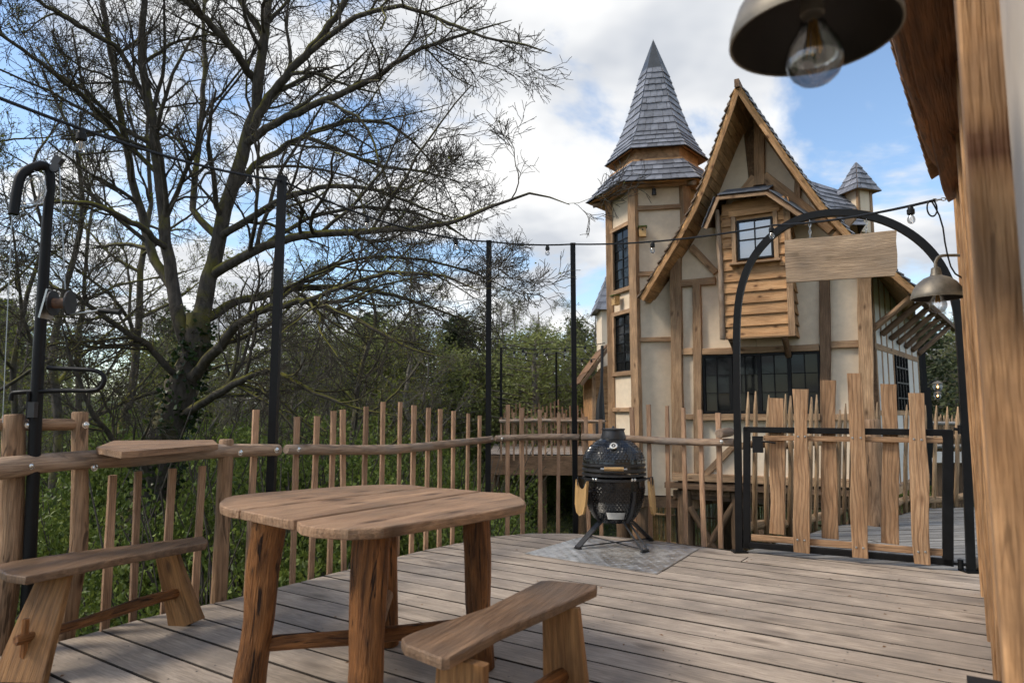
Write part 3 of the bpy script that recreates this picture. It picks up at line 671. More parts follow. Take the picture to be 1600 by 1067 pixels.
for y in (670, 880):
    a, b = GF(1490, y), GF(1512, y + 2)
    rod('hinge_pin', [a, b], .012, 'black_steel', gate, 8); MB().lathe([(.0005, -.035), (.02, -.035), (.02, .035), (.0005, .035)], 10, Matrix.Translation(a.lerp(b, .5))).obj('hinge_knuckle', 'black_steel', gate, True)
sign = thing('hanging_sign', 'blank weathered wooden board hung by chains under the arch', 'sign', GF(1314, 440))
sp_px = [(1226, 376), (1262, 373), (1300, 370), (1345, 366), (1392, 361), (1401, 361), (1400, 378), (1402, 398), (1402, 420), (1398, 431), (1350, 434), (1290, 438), (1229, 442), (1227, 410)]
so = .02; pts2 = [gf_.sz(x, y, so) for x, y in sp_px]; ca, cz = sum(p[0] for p in pts2) / len(pts2), sum(p[1] for p in pts2) / len(pts2)
mb = MB().prism([(a - ca, z - cz) for a, z in pts2], -.016, .016)
W = Matrix((gf_.u, Vector((0, 0, 1)), gf_.n)).transposed().to_4x4(); W.translation = gf_.w(ca, cz, so)
put('sign_board', me_from('sign_board', mb.v, mb.f, 'sign_wood'), W, sign)
for (x0, y0), (x1, y1) in (((1265, 344), (1266, 376)), ((1354, 342), (1353, 369))):
    a, b = GF(x0, y0, so), GF(x1, y1, so); n_ = 6
    for i in range(n_):
        q = a.lerp(b, (i + .5) / n_); h = (a - b).length / n_ * .72; ax = gf_.u if i % 2 else gf_.n
        rod('chain_link', [q + ax * (.009 * math.cos(t)) + Vector((0, 0, h * math.sin(t))) for t in [k * math.pi / 5 for k in range(11)]], .0028, 'galvanised', sign, 5)
# log rail ends between the arch and the cabin wall
ls = thing('log_rail_end', 'short sawn log rails bolted between the arch and the near cabin', 'rail', GR + Vector((.1, -.1, 0)))
for y0, r in ((658, .045), (880, .045)):
    q = P(1519, y0, GR.y + .02); log('rail_log', [q, q + Vector((.35, -.05, 0))], r, 'rail_wood', ls, 10, .04)
q = P(1533, 640, 4.75); log('grey_log', [q + Vector((0, .05, .02)), q + Vector((-.03, -.05, -.33))], [.045, .06], 'stick_wood', ls, 10, .1)

# ================================================================== TABLE AND BENCHES
TZ = .775
def slab(name, px, z, th, direction, mt, parent, bev=.008, wobble=0.0):
    q = [G(x, y, z) for x, y in px]; c = sum(q, Vector()) / len(q); d = Vector(direction); d.z = 0; d.normalize(); n = Vector((-d.y, d.x, 0))
    loc = [Vector(((k - c).dot(d), (k - c).dot(n))) for k in q]
    ar = sum(loc[i].x * loc[(i + 1) % len(loc)].y - loc[(i + 1) % len(loc)].x * loc[i].y for i in range(len(loc)))
    if ar < 0: loc = loc[::-1]
    # densify
    den = []
    for i in range(len(loc)):
        a, b = loc[i], loc[(i + 1) % len(loc)]; k = max(1, int((b - a).length / .08)); den += [a.lerp(b, j / k) for j in range(k)]
    m_ = len(den); v = []
    nr = []
    for i in range(m_):
        t = (den[(i + 1) % m_] - den[i - 1]).normalized(); nr.append(Vector((t.y, -t.x)))
    for zz_, ins in ((-th, bev * 2.2), (-th + bev, 0), (-th * .45, -wobble), (-bev, 0), (0, bev)):
        for i in range(m_):
            j = R.uniform(0, wobble) if wobble else 0; p = den[i] - nr[i] * (ins + j); v.append((p.x, p.y, zz_))
    f = [tuple(range(m_))[::-1], tuple(range(4 * m_, 5 * m_))]
    for k in range(4): f += [(k * m_ + i, k * m_ + (i + 1) % m_, (k + 1) * m_ + (i + 1) % m_, (k + 1) * m_ + i) for i in range(m_)]
    W = Matrix(((d.x, n.x, 0, c.x), (d.y, n.y, 0, c.y), (0, 0, 1, z), (0, 0, 0, 1)))
    return put(name, me_from(name, v, f, mt), W, parent)
table = thing('rustic_table', 'rustic wooden table with rounded plank top on four log legs', 'table', G(580, 1040))
td = G(722, 772, TZ) - G(462, 812, TZ)
A_ = [(343, 784), (350, 778), (364, 774), (400, 770), (440, 767), (500, 762), (560, 758), (608, 756.4), (640, 757), (669, 760.5), (373, 796), (358, 794.5), (345, 789.6)]
B_ = [(376, 797), (672, 761), (712, 763.5), (750, 767), (722, 771.5), (459, 812), (449, 811.5), (410, 804)]
C_ = [(464, 814), (722, 772.5), (752, 768), (798, 770), (815, 777), (821.5, 783), (820, 788), (790, 794), (760, 799), (720, 806), (684, 811), (640, 818), (600, 824), (544, 826.5), (492, 823.5), (470, 819.5)]
for k in (A_, B_, C_): slab('top_plank', k, TZ, .042, td, 'table_wood', table, .005, .0012)
tdn = Vector(td); tdn.z = 0; tdn.normalize(); tn = Vector((-tdn.y, tdn.x, 0))
for a, b in (((470, 805), (650, 768)), ((640, 812), (770, 778))):
    q0, q1 = G(*a, TZ - .065), G(*b, TZ - .065); beam('under_batten', q0, q1, .09, .04, 'leg_wood', table)
def legpts(top, bot):
    return [G(bot[0], bot[1], 0.0), None, top]
LEGS = [((421, 812), (388, 1082), .068), ((583, 826), (566, 1128), .072), ((601, 815), (606, 1008), .055), ((745, 806), (752, 1046), .062)]
lw = []
for i, (tp, bt, r) in enumerate(LEGS):
    b0 = G(bt[0], bt[1], 0.0); t0 = P(tp[0], tp[1] + 6, b0.y - (0.03 if i == 1 else .0) + (.06 if i == 1 else 0)); t0.z = TZ - .045
    m1 = b0.lerp(t0, .4) + Vector((R.uniform(-.012, .012), 0, 0)); m2 = b0.lerp(t0, .75) + Vector((R.uniform(-.012, .012), 0, 0))
    log('leg', [b0, m1, m2, t0], [r * 1.03, r * .98, r * 1.0, r * 1.06], 'leg_wood', table, 16, .10); lw.append((b0, t0))
def legat(i, z): b0, t0 = lw[i]; return b0.lerp(t0, z / t0.z)
log('stretcher', [legat(0, .20), legat(0, .2).lerp(legat(3, .21), .5) + Vector((0, 0, -.01)), legat(3, .21)], [.032, .035, .032], 'leg_wood', table, 12, .09)
log('stretcher', [legat(1, .27), legat(2, .26)], [.042, .036], 'post_wood', table, 12, .1)

def bench(name, label, top_px, z, feet, st, mt='bench_wood'):
    o = thing(name, label, 'bench', G(feet[0][0][0], min(feet[0][0][1], 1090)))
    d = G(*top_px[1], z) - G(*top_px[0], z)
    slab('seat', top_px, z, .038, d, mt, o, .005, .0012)
    ends = []
    dn = Vector((d.x, d.y, 0)).normalized(); w_ = Vector((-dn.y, dn.x, 0))
    for (bot, topc, wb, wt, th) in feet:
        b0 = G(bot[0], bot[1], 0.0); t0 = G(topc[0], topc[1], z - .04)
        ax = (t0 - b0).normalized(); nrm = dn - ax * dn.dot(ax)
        beam('leg_plank', b0, t0, wb, th, 'bench_leg', o, up=nrm, taper=wt / wb, wav=.003); ends.append((b0, t0, nrm))
    (a0, a1, na), (b0, b1, nb) = ends
    s0 = a0.lerp(a1, st[0]); s1 = b0.lerp(b1, st[1]); ext = (s0 - s1).normalized()
    log('stretcher', [s0 + ext * .09, s0.lerp(s1, .33) + Vector((0, 0, -.012)), s0.lerp(s1, .7) + Vector((0, 0, .008)), s1 - ext * .05], [.022, .026, .030, .026], 'leg_wood', o, 12, .12)
    for q, nrm, s_ in ((s0 + ext * .05, na, 1),):
        beam('wedge_pin', q + Vector((0, 0, -.085)), q + Vector((0, 0, .085)), .028, .020, 'leg_wood', o, up=ext)
    for e_, nrm in ((ends[0], na), (ends[1], nb)):
        q = e_[0].lerp(e_[1], .72) + ext * (.026 if e_ is ends[0] else -.026); 
    return o
bench('plank_bench', 'plank bench standing against the log railing at the left', [(-12, 884), (20, 876), (120, 861), (318, 837), (325, 843), (322, 848), (180, 873), (40, 901), (10, 897)], .47,
      [((30, 1066), (88, 896), .26, .16, .04), ((292, 977), (258, 852), .215, .12, .04)], (.42, .40))
bench('plank_bench', 'plank bench in front of the table with a wane-edged seat', [(627, 996), (640, 989), (760, 948), (843, 907), (860, 906), (933, 913), (932, 919), (905, 931), (780, 985), (703, 1027), (690, 1028), (632, 1006)], .47,
      [((712, 1255), (724, 1030), .20, .17, .04), ((888, 1132), (876, 948), .20, .155, .04)], (.43, .42))

# ================================================================== KAMADO GRILL ON ITS STEEL PLATE
kp = G(961, 852); KS = 1.0
plate = thing('checker_plate', 'diamond-pattern steel floor plate under the kamado grill', 'floor plate', G(960, 865))
cpx = [(820, 865), (905, 840), (1092, 857), (1026, 897)]
q = [G(*p, .004) for p in cpx]; mb = MB().add(q + [k + Vector((0, 0, .005)) for k in q], [(4, 5, 6, 7), (0, 1, 5, 4), (1, 2, 6, 5), (2, 3, 7, 6), (3, 0, 4, 7)]); mb.obj('plate_sheet', 'checker_steel', plate)
mb = MB(); e1 = (q[3] - q[0]); e2 = (q[1] - q[0])
nu, nv = int(e1.length / .05), int(e2.length / .05); u_, v_ = e1.normalized(), e2.normalized()
for i in range(nu):
    for j in range(nv):
        # bilinear position on the plate
        s_, t_ = (i + .5) / nu, (j + .5) / nv
        c = q[0] * (1 - s_) * (1 - t_) + q[3] * s_ * (1 - t_) + q[1] * (1 - s_) * t_ + q[2] * s_ * t_ + Vector((0, 0, .0055))
        a, b = (u_, v_) if (i + j) % 2 else (v_, u_); ln, wd = .022, .0075
        mb.add([c + a * ln, c + b * wd, c - a * ln, c - b * wd, c + Vector((0, 0, .004))], [(0, 1, 4), (1, 2, 4), (2, 3, 4), (3, 0, 4)])
o = mb.obj('tread_studs', 'checker_steel', plate, fix=False); o['kind'] = 'stuff'
kam = thing('kamado_grill', 'black ceramic kamado grill on splayed legs by the railing', 'grill', kp)
def kz(py): return P(961, py, kp.y).z
KX = Vector((kp.x, kp.y, 0))
def studded(name, prof, rows0, rows1, nang, parent, mt):
    """lathe with raised rows of small square studs between z rows0..rows1"""
    n = nang * 4; v = []; zs = []
    prof = sorted(prof, key=lambda t: t[1]); 
    zA, zB = prof[0][1], prof[-1][1]; m_ = int((zB - zA) / .0032)
    for i in range(m_ + 1):
        z = zA + (zB - zA) * i / m_
        for a in range(len(prof) - 1):
            if prof[a][1] <= z <= prof[a + 1][1] + 1e-9:
                t = (z - prof[a][1]) / max(1e-6, prof[a + 1][1] - prof[a][1]); r = prof[a][0] * (1 - t) + prof[a + 1][0] * t; break
        zs.append((r, z))
    pitch = .021
    for r, z in zs:
        row = math.floor((z - zA) / pitch); ph = ((z - zA) / pitch) % 1
        on = any(a <= z <= b for a, b in zip(rows0, rows1)) and .2 < ph < .8
        for k in range(n):
            kk = (k + (2 if row % 2 else 0)) % 4
            d = .0065 if (on and kk in (1, 2)) else 0
            a = 2 * math.pi * k / n; v.append((KX.x + (r + d) * math.cos(a), KX.y + (r + d) * math.sin(a), z))
    f = [(i * n + k, i * n + (k + 1) % n, (i + 1) * n + (k + 1) % n, (i + 1) * n + k) for i in range(m_) for k in range(n)]
    v = np.array(v); c = v.mean(0); me = me_np(name, v - c, f, mt, False); return put(name, me, Matrix.Translation(Vector(c)), parent)
zb0, zb1, zl1 = kz(812), kz(743), kz(688)
rr_ = .283
lid = studded('lid', [(rr_ * .985, kz(737)), (rr_, kz(722)), (rr_ * .985, kz(715)), (rr_ * .90, kz(705)), (rr_ * .76, kz(697)), (rr_ * .58, kz(690)), (rr_ * .40, kz(685))], [kz(719)], [kz(686)], 50, kam, 'ceramic')
base = studded('fire_bowl', [(rr_ * .52, kz(814)), (rr_ * .66, kz(807)), (rr_ * .80, kz(796)), (rr_ * .91, kz(781)), (rr_ * .97, kz(765)), (rr_ * .985, kz(748))], [kz(812)], [kz(758)], 50, kam, 'ceramic')
MB().lathe([(.0005, kz(813.5)), (rr_ * .52, kz(814))], 32, Matrix.Translation(KX)).obj('bowl_bottom', 'ceramic', kam, True)
for y0, y1, k in ((749, 744.5, 1.03), (742, 737.5, 1.035), (735, 730, 1.03), (727, 722.5, 1.022)):
    za_, zb_ = kz(y0), kz(y1)
    MB().lathe([(rr_ * .96, za_), (rr_ * k, za_ + .004), (rr_ * k, zb_ - .004), (rr_ * .96, zb_)], 48, Matrix.Translation(KX)).obj('steel_band', 'graphite', kam, True)
MB().lathe([(rr_ * .40, kz(688)), (rr_ * .41, kz(683)), (rr_ * .365, kz(676)), (rr_ * .35, kz(672)), (rr_ * .38, kz(671.5)), (rr_ * .38, kz(669.5)), (rr_ * .2, kz(669)), (.0005, kz(668.5))], 32, Matrix.Translation(KX)).obj('vent_cap', 'graphite', kam, True)
MB().lathe([(.014, kz(669)), (.014, kz(667)), (.008, kz(665.5)), (.0005, kz(665))], 10, Matrix.Translation(KX + Vector((.0, 0, 0)))).obj('vent_knob', 'graphite', kam, True)
def kring(deg, z, r): a = math.radians(deg); return KX + Vector((math.sin(a) * r, -math.cos(a) * r, z))
fd = math.degrees(math.atan2(-kp.x, kp.y)) * -1     # facing the camera
fd = -math.degrees(math.atan2(kp.x, kp.y))
nf = Vector((math.sin(math.radians(fd)), -math.cos(math.radians(fd)), 0))
th = kring(fd, kz(695), rr_ * .80); nth = (nf + Vector((0, 0, .75))).normalized()
A = Matrix(((0, 0, 1), (0, 1, 0), (-1, 0, 0))).to_4x4(); W = basis(nth, (0, 0, 1)).to_4x4() @ A; W.translation = th
tm = MB().lathe([(.036, -.01), (.036, .008), (.031, .012), (.030, .008), (.0005, .008)], 24, W).obj('thermometer', 'chrome', kam, True)
MB().lathe([(.029, .0095), (.0005, .0095)], 24, W).obj('dial_face', 'white_paint', tm)
MB().lathe([(.020, .0105), (.006, .0105)], 20, W).obj('dial_ring', 'graphite', tm)
fu = Vector((-nf.y, nf.x, 0))
hz = kz(728); hc = kring(fd, hz, rr_ * 1.03 + .055)
hd = rod('handle', [hc - fu * .085, hc + fu * .085], .017, 'bamboo_board', kam, 10)
for s_ in (-1, 1):
    rod('handle_bracket', [kring(fd, hz, rr_ * 1.0) + fu * (s_ * .11), hc + fu * (s_ * .11), hc + fu * (s_ * .085)], .007, 'galvanised', kam, 8)
    for dz in (0, 1):
        q = kring(fd + s_ * 33 + dz * 6 * s_, kz(745.5), rr_ * 1.03); bolt(q, Vector((q.x - KX.x, q.y - KX.y, 0)), kam, .009)
vd = kring(fd + 3, kz(803), rr_ * .82)
vt = MB()
for i in range(9):
    a = fd - 17 + i * 5
    for z, r in ((kz(806), rr_ * .70), (kz(795), rr_ * .835)): vt.add([kring(a, z, r + .006)], [])
vt.f = [(i * 2, i * 2 + 2, i * 2 + 3, i * 2 + 1) for i in range(8)]
vt.obj('draft_door', 'galvanised', kam)
for i, off in enumerate((-52, 38, 128, 218)):
    a = fd + off; out_ = Vector((math.sin(math.radians(a)), -math.cos(math.radians(a)), 0)); sd_ = Vector((-out_.y, out_.x, 0))
    up_, dn_ = KX + out_ * (rr_ * .56) + Vector((0, 0, kz(811))), KX + out_ * (rr_ * 1.45) + Vector((0, 0, .028))
    o = MB()
    for s_ in (-1, 1):
        rodv = MB().tube([up_ + sd_ * (s_ * .03), dn_ + sd_ * (s_ * .03)], .009, 6); o.add(rodv.v, rodv.f)
    if i in (0, 2):
        rv = MB().box((up_ + dn_) / 2, ((up_ - dn_).length, .072, .012), basis(dn_ - up_, out_ + Vector((0, 0, 1)))); o.add(rv.v, rv.f)
    rv = MB().tube([dn_ - sd_ * .036, dn_ + sd_ * .036], .010, 6); o.add(rv.v, rv.f)
    lg = o.obj('leg', 'graphite', kam)
    MB().box(dn_ + Vector((0, 0, -.013)), (.03, .08, .012), basis(out_, (0, 0, 1))).obj('rubber_foot', 'black_rubber', lg)
    rv = rod('bowl_bracket', [KX + out_ * (rr_ * .60) + Vector((0, 0, kz(811))), KX + out_ * (rr_ * .84) + Vector((0, 0, kz(796))), KX + out_ * (rr_ * .97) + Vector((0, 0, kz(776))), KX + out_ * (rr_ * 1.0) + Vector((0, 0, kz(764)))], .022, 'graphite', kam, 6)
    rod('cross_bar', [dn_, KX + Vector((0, 0, .028))], .006, 'graphite', kam, 6)
# folded side shelves: hanging bamboo boards with a scooped top
for s_, px0 in ((-1, 0), (1, 1)):
    an = fd + (-58 if s_ < 0 else 76); out_ = Vector((math.sin(math.radians(an)), -math.cos(math.radians(an)), 0)); sd_ = Vector((-out_.y, out_.x, 0))
    hw = .10
    prof = [(-hw, .14), (-hw * .55, .075), (0, .055), (hw * .55, .075), (hw, .14), (hw, .02), (hw * .92, -.08), (hw * .6, -.15), (0, -.175), (-hw * .6, -.15), (-hw * .92, -.08), (-hw, .02)]
    mb = MB().prism([(z, x) for x, z in prof], -.011, .011)
    c = KX + out_ * (rr_ * 1.22) + Vector((0, 0, kz(772)))
    W = Matrix((Vector((0, 0, 1)), sd_, out_)).transposed().to_4x4() @ Matrix.Rotation(math.radians(4), 4, 'Y'); W.translation = c
    put('side_shelf', me_from('side_shelf', mb.v, mb.f, 'bamboo_board'), W, kam)
    for t_ in (-.07, .07):
        rod('shelf_hinge', [KX + out_ * rr_ + sd_ * t_ + Vector((0, 0, kz(747))), KX + out_ * (rr_ * 1.2) + sd_ * t_ + Vector((0, 0, kz(744))), c + sd_ * t_ + Vector((0, 0, .05))], .007, 'graphite', kam, 6)

# ================================================================== HOIST AT THE LADDER OPENING
HY = 3.62
ho = thing('hoist_crane', 'black bent-pipe hoist with hand winch behind the left railing', 'hoist', P(40, 1000, HY))
hp = [P(34, 1120, HY), P(46, 880, HY), P(60, 560, HY), P(74, 340, HY), P(79, 285, HY - .01), P(77, 264, HY - .02), P(66, 257, HY - .05), P(46, 264, HY - .1), P(33, 272, HY - .13), P(27, 292, HY - .14), P(21, 335, HY - .15)]
rod('pipe', hp[:3] + smooth_path(hp[3:], 2), [.032, .031, .029] + [.0245] * (len(smooth_path(hp[3:], 2))), 'black_steel', ho, 14)
lp = [P(75, 575, HY), P(100, 576, HY), P(148, 578, HY - .02), P(160, 584, HY - .02), P(164, 593, HY - .02), P(160, 604, HY - .02), P(150, 611, HY - .02), P(100, 610, HY), P(22, 613, HY - .02), P(18, 616, HY - .02), P(17, 626, HY - .02)]
rod('swing_handle', smooth_path(lp, 1), .0115, 'black_steel', ho, 10)
rod('lock_pin', [P(45, 612, HY - .03), P(43, 655, HY - .03)], .010, 'black_steel', ho, 8)
MB().box(P(51, 640, HY - .05), (.035, .03, .08)).obj('pin_bracket', 'graphite', ho)
# winch
wc = P(96, 474, HY - .06)
wi = MB().box(P(77, 476, HY - .05), (.010, .10, .155), Matrix.Rotation(math.radians(12), 3, 'Y')).obj('winch_plate', 'galvanised', ho)
A = Matrix.Rotation(math.radians(90), 4, 'Y'); W = Matrix.Translation(wc) @ Matrix.Rotation(math.radians(8), 4, 'Z') @ A
MB().lathe([(.0005, -.045), (.028, -.045), (.028, .035), (.0005, .035)], 16, W).obj('drum', 'rope_brown', ho, True)
for zf in (-.045, .038):
    MB().lathe([(.0005, zf), (.068, zf), (.068, zf + .008), (.0005, zf + .008)], 20, W).obj('drum_flange', 'graphite', ho)
rod('crank_arm', [P(108, 492, HY - .05), P(145, 487, HY - .08), P(157, 485, HY - .09)], .011, 'galvanised', ho, 8, flat=.5)
rod('crank_grip', [P(156, 485, HY - .09), P(188, 488, HY - .12)], .014, 'black_rubber', ho, 10)
MB().box(P(90, 252, HY - .02), (.045, .03, .05), Matrix.Rotation(.5, 3, 'Y')).obj('pulley_block', 'graphite', ho)
MB().lathe([(.0005, -.008), (.026, -.008), (.02, 0), (.026, .008), (.0005, .008)], 14, Matrix.Translation(P(86, 262, HY - .04)) @ Matrix.Rotation(math.pi / 2, 4, 'X')).obj('pulley_wheel', 'graphite', ho)
rod('winch_cable', [P(93, 262, HY - .04), P(102, 452, HY - .06)], .0028, 'galvanised', ho, 5)
rod('drop_cable', [P(19, 336, HY - .15), P(12, 480, HY - .15), P(4, 660, HY - .15)], .0025, 'galvanised', ho, 5)
for i in range(7):
    c = P(52 + R.uniform(-6, 6), 300 + R.uniform(-8, 8), HY - .1); a_, b_ = R.uniform(.04, .075), R.uniform(.075, .11); t0 = R.uniform(-.5, .5)
    pts = [c + Vector((math.cos(t) * a_ * math.cos(t0) - math.sin(t) * b_ * math.sin(t0), R.uniform(-.01, .01), math.cos(t) * a_ * math.sin(t0) + math.sin(t) * b_ * math.cos(t0))) for t in [k * math.pi / 9 for k in range(19)]]
    rod('cable_coil', pts, .0026, 'galvanised', ho, 5)
# ================================================================== NEAR CABIN (right edge) WITH TWO WALL LAMPS
cab = thing('near_cabin', 'timber-framed cabin wall with overhanging eave at the right edge', 'cabin', WO)
def WP(s, off, z): return WO + WD * s + WN * off + Vector((0, 0, z))
def wall_box(name, s0, s1, o0, o1, z0, z1, mt, parent=cab, wav=0, seed=None):
    """upright timber on the cabin wall"""
    return beam(name, WP((s0 + s1) / 2, (o0 + o1) / 2, z0), WP((s0 + s1) / 2, (o0 + o1) / 2, z1), s1 - s0, o1 - o0, mt, parent, up=WN, wav=wav, seed=seed)
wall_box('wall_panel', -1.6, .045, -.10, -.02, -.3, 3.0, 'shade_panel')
wall_box('wall_panel', .17, 4.1, -.10, -.015, -.3, 2.9, 'plaster')
wall_box('corner_post', .045, .165, -.10, .052, -.3, 3.05, 'cabin_post')
for s_ in (.62, 1.35, 2.1, 2.9, 3.95): wall_box('stud_post', s_, s_ + .13, -.09, .028, -.3, 2.9, 'cabin_post')
for z in (.1, 1.0, 2.05):
    beam('wall_rail', WP(.17, -.03, z), WP(4.08, -.03, z), .13, .09, 'cabin_post', cab, up=WN)
wall_box('bark_slab', .165, .30, -.02, .05, -.3, 3.05, 'post_wood', wav=.006, seed=3)
MB().box(WP(1.0, .075, .30), (.10, .09, .16), basis(WD, (0, 0, 1))).obj('socket_box', 'black_rubber', cab)
# eave: soffit boards, bark fascia, shingles stepping along the edge
ez = EAVE_END.z + .02
ev0 = Vector((P(1410, 0, 2.0).x, P(1410, 0, 2.0).y, 0)); ev1 = Vector((EAVE_END.x, EAVE_END.y, 0)); ed = (ev1 - ev0).normalized(); en = Vector((-ed.y, ed.x, 0))
estart = ev1 - ed * 4.2
for i in range(3):
    o_ = -.055 - i * .14
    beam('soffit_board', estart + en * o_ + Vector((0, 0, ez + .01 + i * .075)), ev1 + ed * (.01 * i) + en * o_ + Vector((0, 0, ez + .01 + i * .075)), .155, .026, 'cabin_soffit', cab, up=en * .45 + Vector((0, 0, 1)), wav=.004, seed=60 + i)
mbf = []
log('eave_log', [estart + en * .035 + Vector((0, 0, ez + .012)), ev1 - ed * 1.9 + en * .03 + Vector((0, 0, ez + .012)), ev1 - ed * .8 + en * .026 + Vector((0, 0, ez + .012)), ev1 - ed * .62 + en * .02 + Vector((0, 0, ez + .012))], [.034, .033, .026, .01], 'leg_wood', cab, 10, .15)
n_sh = 26
for i in range(n_sh):
    c = ev1 - ed * (.35 + i * .145); k = .0
    for row in range(3):
        b_ = c + en * (.075 - .020 * (i < 0) - row * .10) + Vector((0, 0, ez + .05 + row * .062)) + ed * R.uniform(-.01, .01)
        dirv = (Vector((0, 0, .55)) - en).normalized()
        beam('shingle', b_, b_ + dirv * .2, .135, .013, 'shingle_wood', cab, up=Vector((0, 0, 1)) + en * .5 + ed * .10, wav=0)
def wall_lamp(c, R0, label, arm_to, bulb_r):
    """c: centre of the shade's rim"""
    o = thing('wall_lamp', label, 'lamp', c, 'dome lamps on the cabin wall')
    Wc = Matrix.Translation(c)
    pr = [(R0, 0), (R0 * 1.01, .012 * R0 / .15), (R0 * .985, R0 * .18), (R0 * .9, R0 * .42), (R0 * .74, R0 * .66), (R0 * .5, R0 * .86), (R0 * .24, R0 * .97), (R0 * .2, R0 * 1.1), (R0 * .17, R0 * 1.3), (R0 * .1, R0 * 1.34)]
    MB().lathe(pr, 56, Wc).obj('shade', 'lamp_brass', o, True)
    pi = [(R0 * .99, .002), (R0 * .965, R0 * .18), (R0 * .88, R0 * .41), (R0 * .72, R0 * .64), (R0 * .48, R0 * .83), (R0 * .2, R0 * .93), (.0005, R0 * .94)]
    MB().lathe(pi, 56, Wc).obj('shade_lining', 'lamp_inside', o, True)
    MB().tube([c + Vector((R0 * math.cos(t), R0 * math.sin(t), 0)) for t in [k * math.pi / 28 for k in range(57)]], R0 * .017, 6, cap=False).obj('rim', 'lamp_brass', o, True)
    bc = c + Vector((0, 0, -R0 * .30)); s_ = bulb_r
    def bp(k): return [(s_ * .34 * k, s_ * 2.0), (s_ * .36 * k, s_ * 1.6), (s_ * .55 * k, s_ * 1.1), (s_ * .84 * k, s_ * .62), (s_ * .98 * k, s_ * .2), (s_ * k, 0), (s_ * .95 * k, -s_ * .32 * k), (s_ * .8 * k, -s_ * .6 * k), (s_ * .55 * k, -s_ * .835 * k), (s_ * .28 * k, -s_ * .96 * k), (.0005, -s_ * k)]
    gb = MB().lathe(bp(1.0), 32, Matrix.Translation(bc))
    gb.obj('bulb', 'clear_glass', o, True)
    MB().lathe([(.0005, s_ * 1.75), (s_ * .42, s_ * 1.75), (s_ * .42, R0 * .9), (.0005, R0 * .9)], 16, Matrix.Translation(bc)).obj('bulb_socket', 'lamp_brass', o, True)
    for k in range(6):
        a = k * math.pi / 3 + .3; d = Vector((math.cos(a), math.sin(a), 0))
        rod('filament', [bc + d * s_ * .12 + Vector((0, 0, s_ * 1.5)), bc + d * s_ * .26 + Vector((0, 0, s_ * .30))], s_ * .035, 'gold_foil', o, 5)
    top = c + Vector((0, 0, R0 * 1.3)); q = arm_to
    arm = [top, top + Vector((0, 0, R0 * .25)), top + Vector((0, 0, R0 * .5)) + (q - top) * .12 * Vector((1, 1, 0)).length / 1.4, Vector((q.x, q.y, top.z + R0 * .62)).lerp(Vector((top.x, top.y, top.z + R0 * .62)), .55), Vector((q.x, q.y, top.z + R0 * .66))]
    arm[2] = Vector((top.x + (q.x - top.x) * .1, top.y + (q.y - top.y) * .1, top.z + R0 * .55))
    rod('arm', [arm[0]] + smooth_path(arm[1:], 2), R0 * .065, 'lamp_brass', o, 12)
    e = arm[-1]; ax = basis(WN, (0, 0, 1)).to_4x4() @ Matrix(((0, 0, 1), (0, 1, 0), (-1, 0, 0))).to_4x4(); ax.translation = e
    MB().lathe([(R0 * .08, R0 * .3), (R0 * .15, R0 * .28), (R0 * .16, R0 * .12), (R0 * .24, R0 * .1), (R0 * .24, -.005), (.0005, -.005)], 20, ax).obj('wall_mount', 'lamp_brass', o, True)
    MB().box(e - WN * .02, (.13, .03, R0 * 1.1), basis(WD, (0, 0, 1))).obj('mount_board', 'post_wood', o)
    return o
L2 = P(1465, 466, 4.2); q2 = P(1518, 440, 4.27)
wall_lamp(L2, .146, 'small-looking bronze dome lamp on the far end of the cabin wall', q2, .05)
L1 = P(1271, 58, 1.24); d_ = (L1 - WO).dot(WN); q1 = L1 - WN * (d_ - .03)
wall_lamp(L1, .152, 'large bronze dome lamp with clear bulb hanging at the top of the view', q1, .052)

# ================================================================== COTTAGE
YA, YB = 12.0, 10.5
A0, B0 = P(1055, 645, YA), P(1364, 645, YB)
F = Frame((A0.x, A0.y), (B0.x, B0.y))
cot = thing('timber_cottage', 'crooked timber-framed cottage with steep gable and boarded oriel', 'cottage', A0 * Vector((1, 1, 0)).length if False else Vector((A0.x, A0.y, 0)))
S1 = F.sz(1364, 645)[0]
def fb(name, a, b, wpx, mt='timber', off=.03, th=.09, parent=cot, wav=.004):
    """facade timber through two pixels, wpx wide in pixels at its middle"""
    p, q = F.hit(*a, off), F.hit(*b, off); m_ = ((a[0] + b[0]) / 2, (a[1] + b[1]) / 2)
    dx_, dy_ = b[0] - a[0], b[1] - a[1]; l = math.hypot(dx_, dy_); nx_, ny_ = -dy_ / l * wpx / 2, dx_ / l * wpx / 2
    w = (F.hit(m_[0] + nx_, m_[1] + ny_, off) - F.hit(m_[0] - nx_, m_[1] - ny_, off)).length
    return beam(name, p, q, w, th, mt, parent, up=F.n, wav=wav)
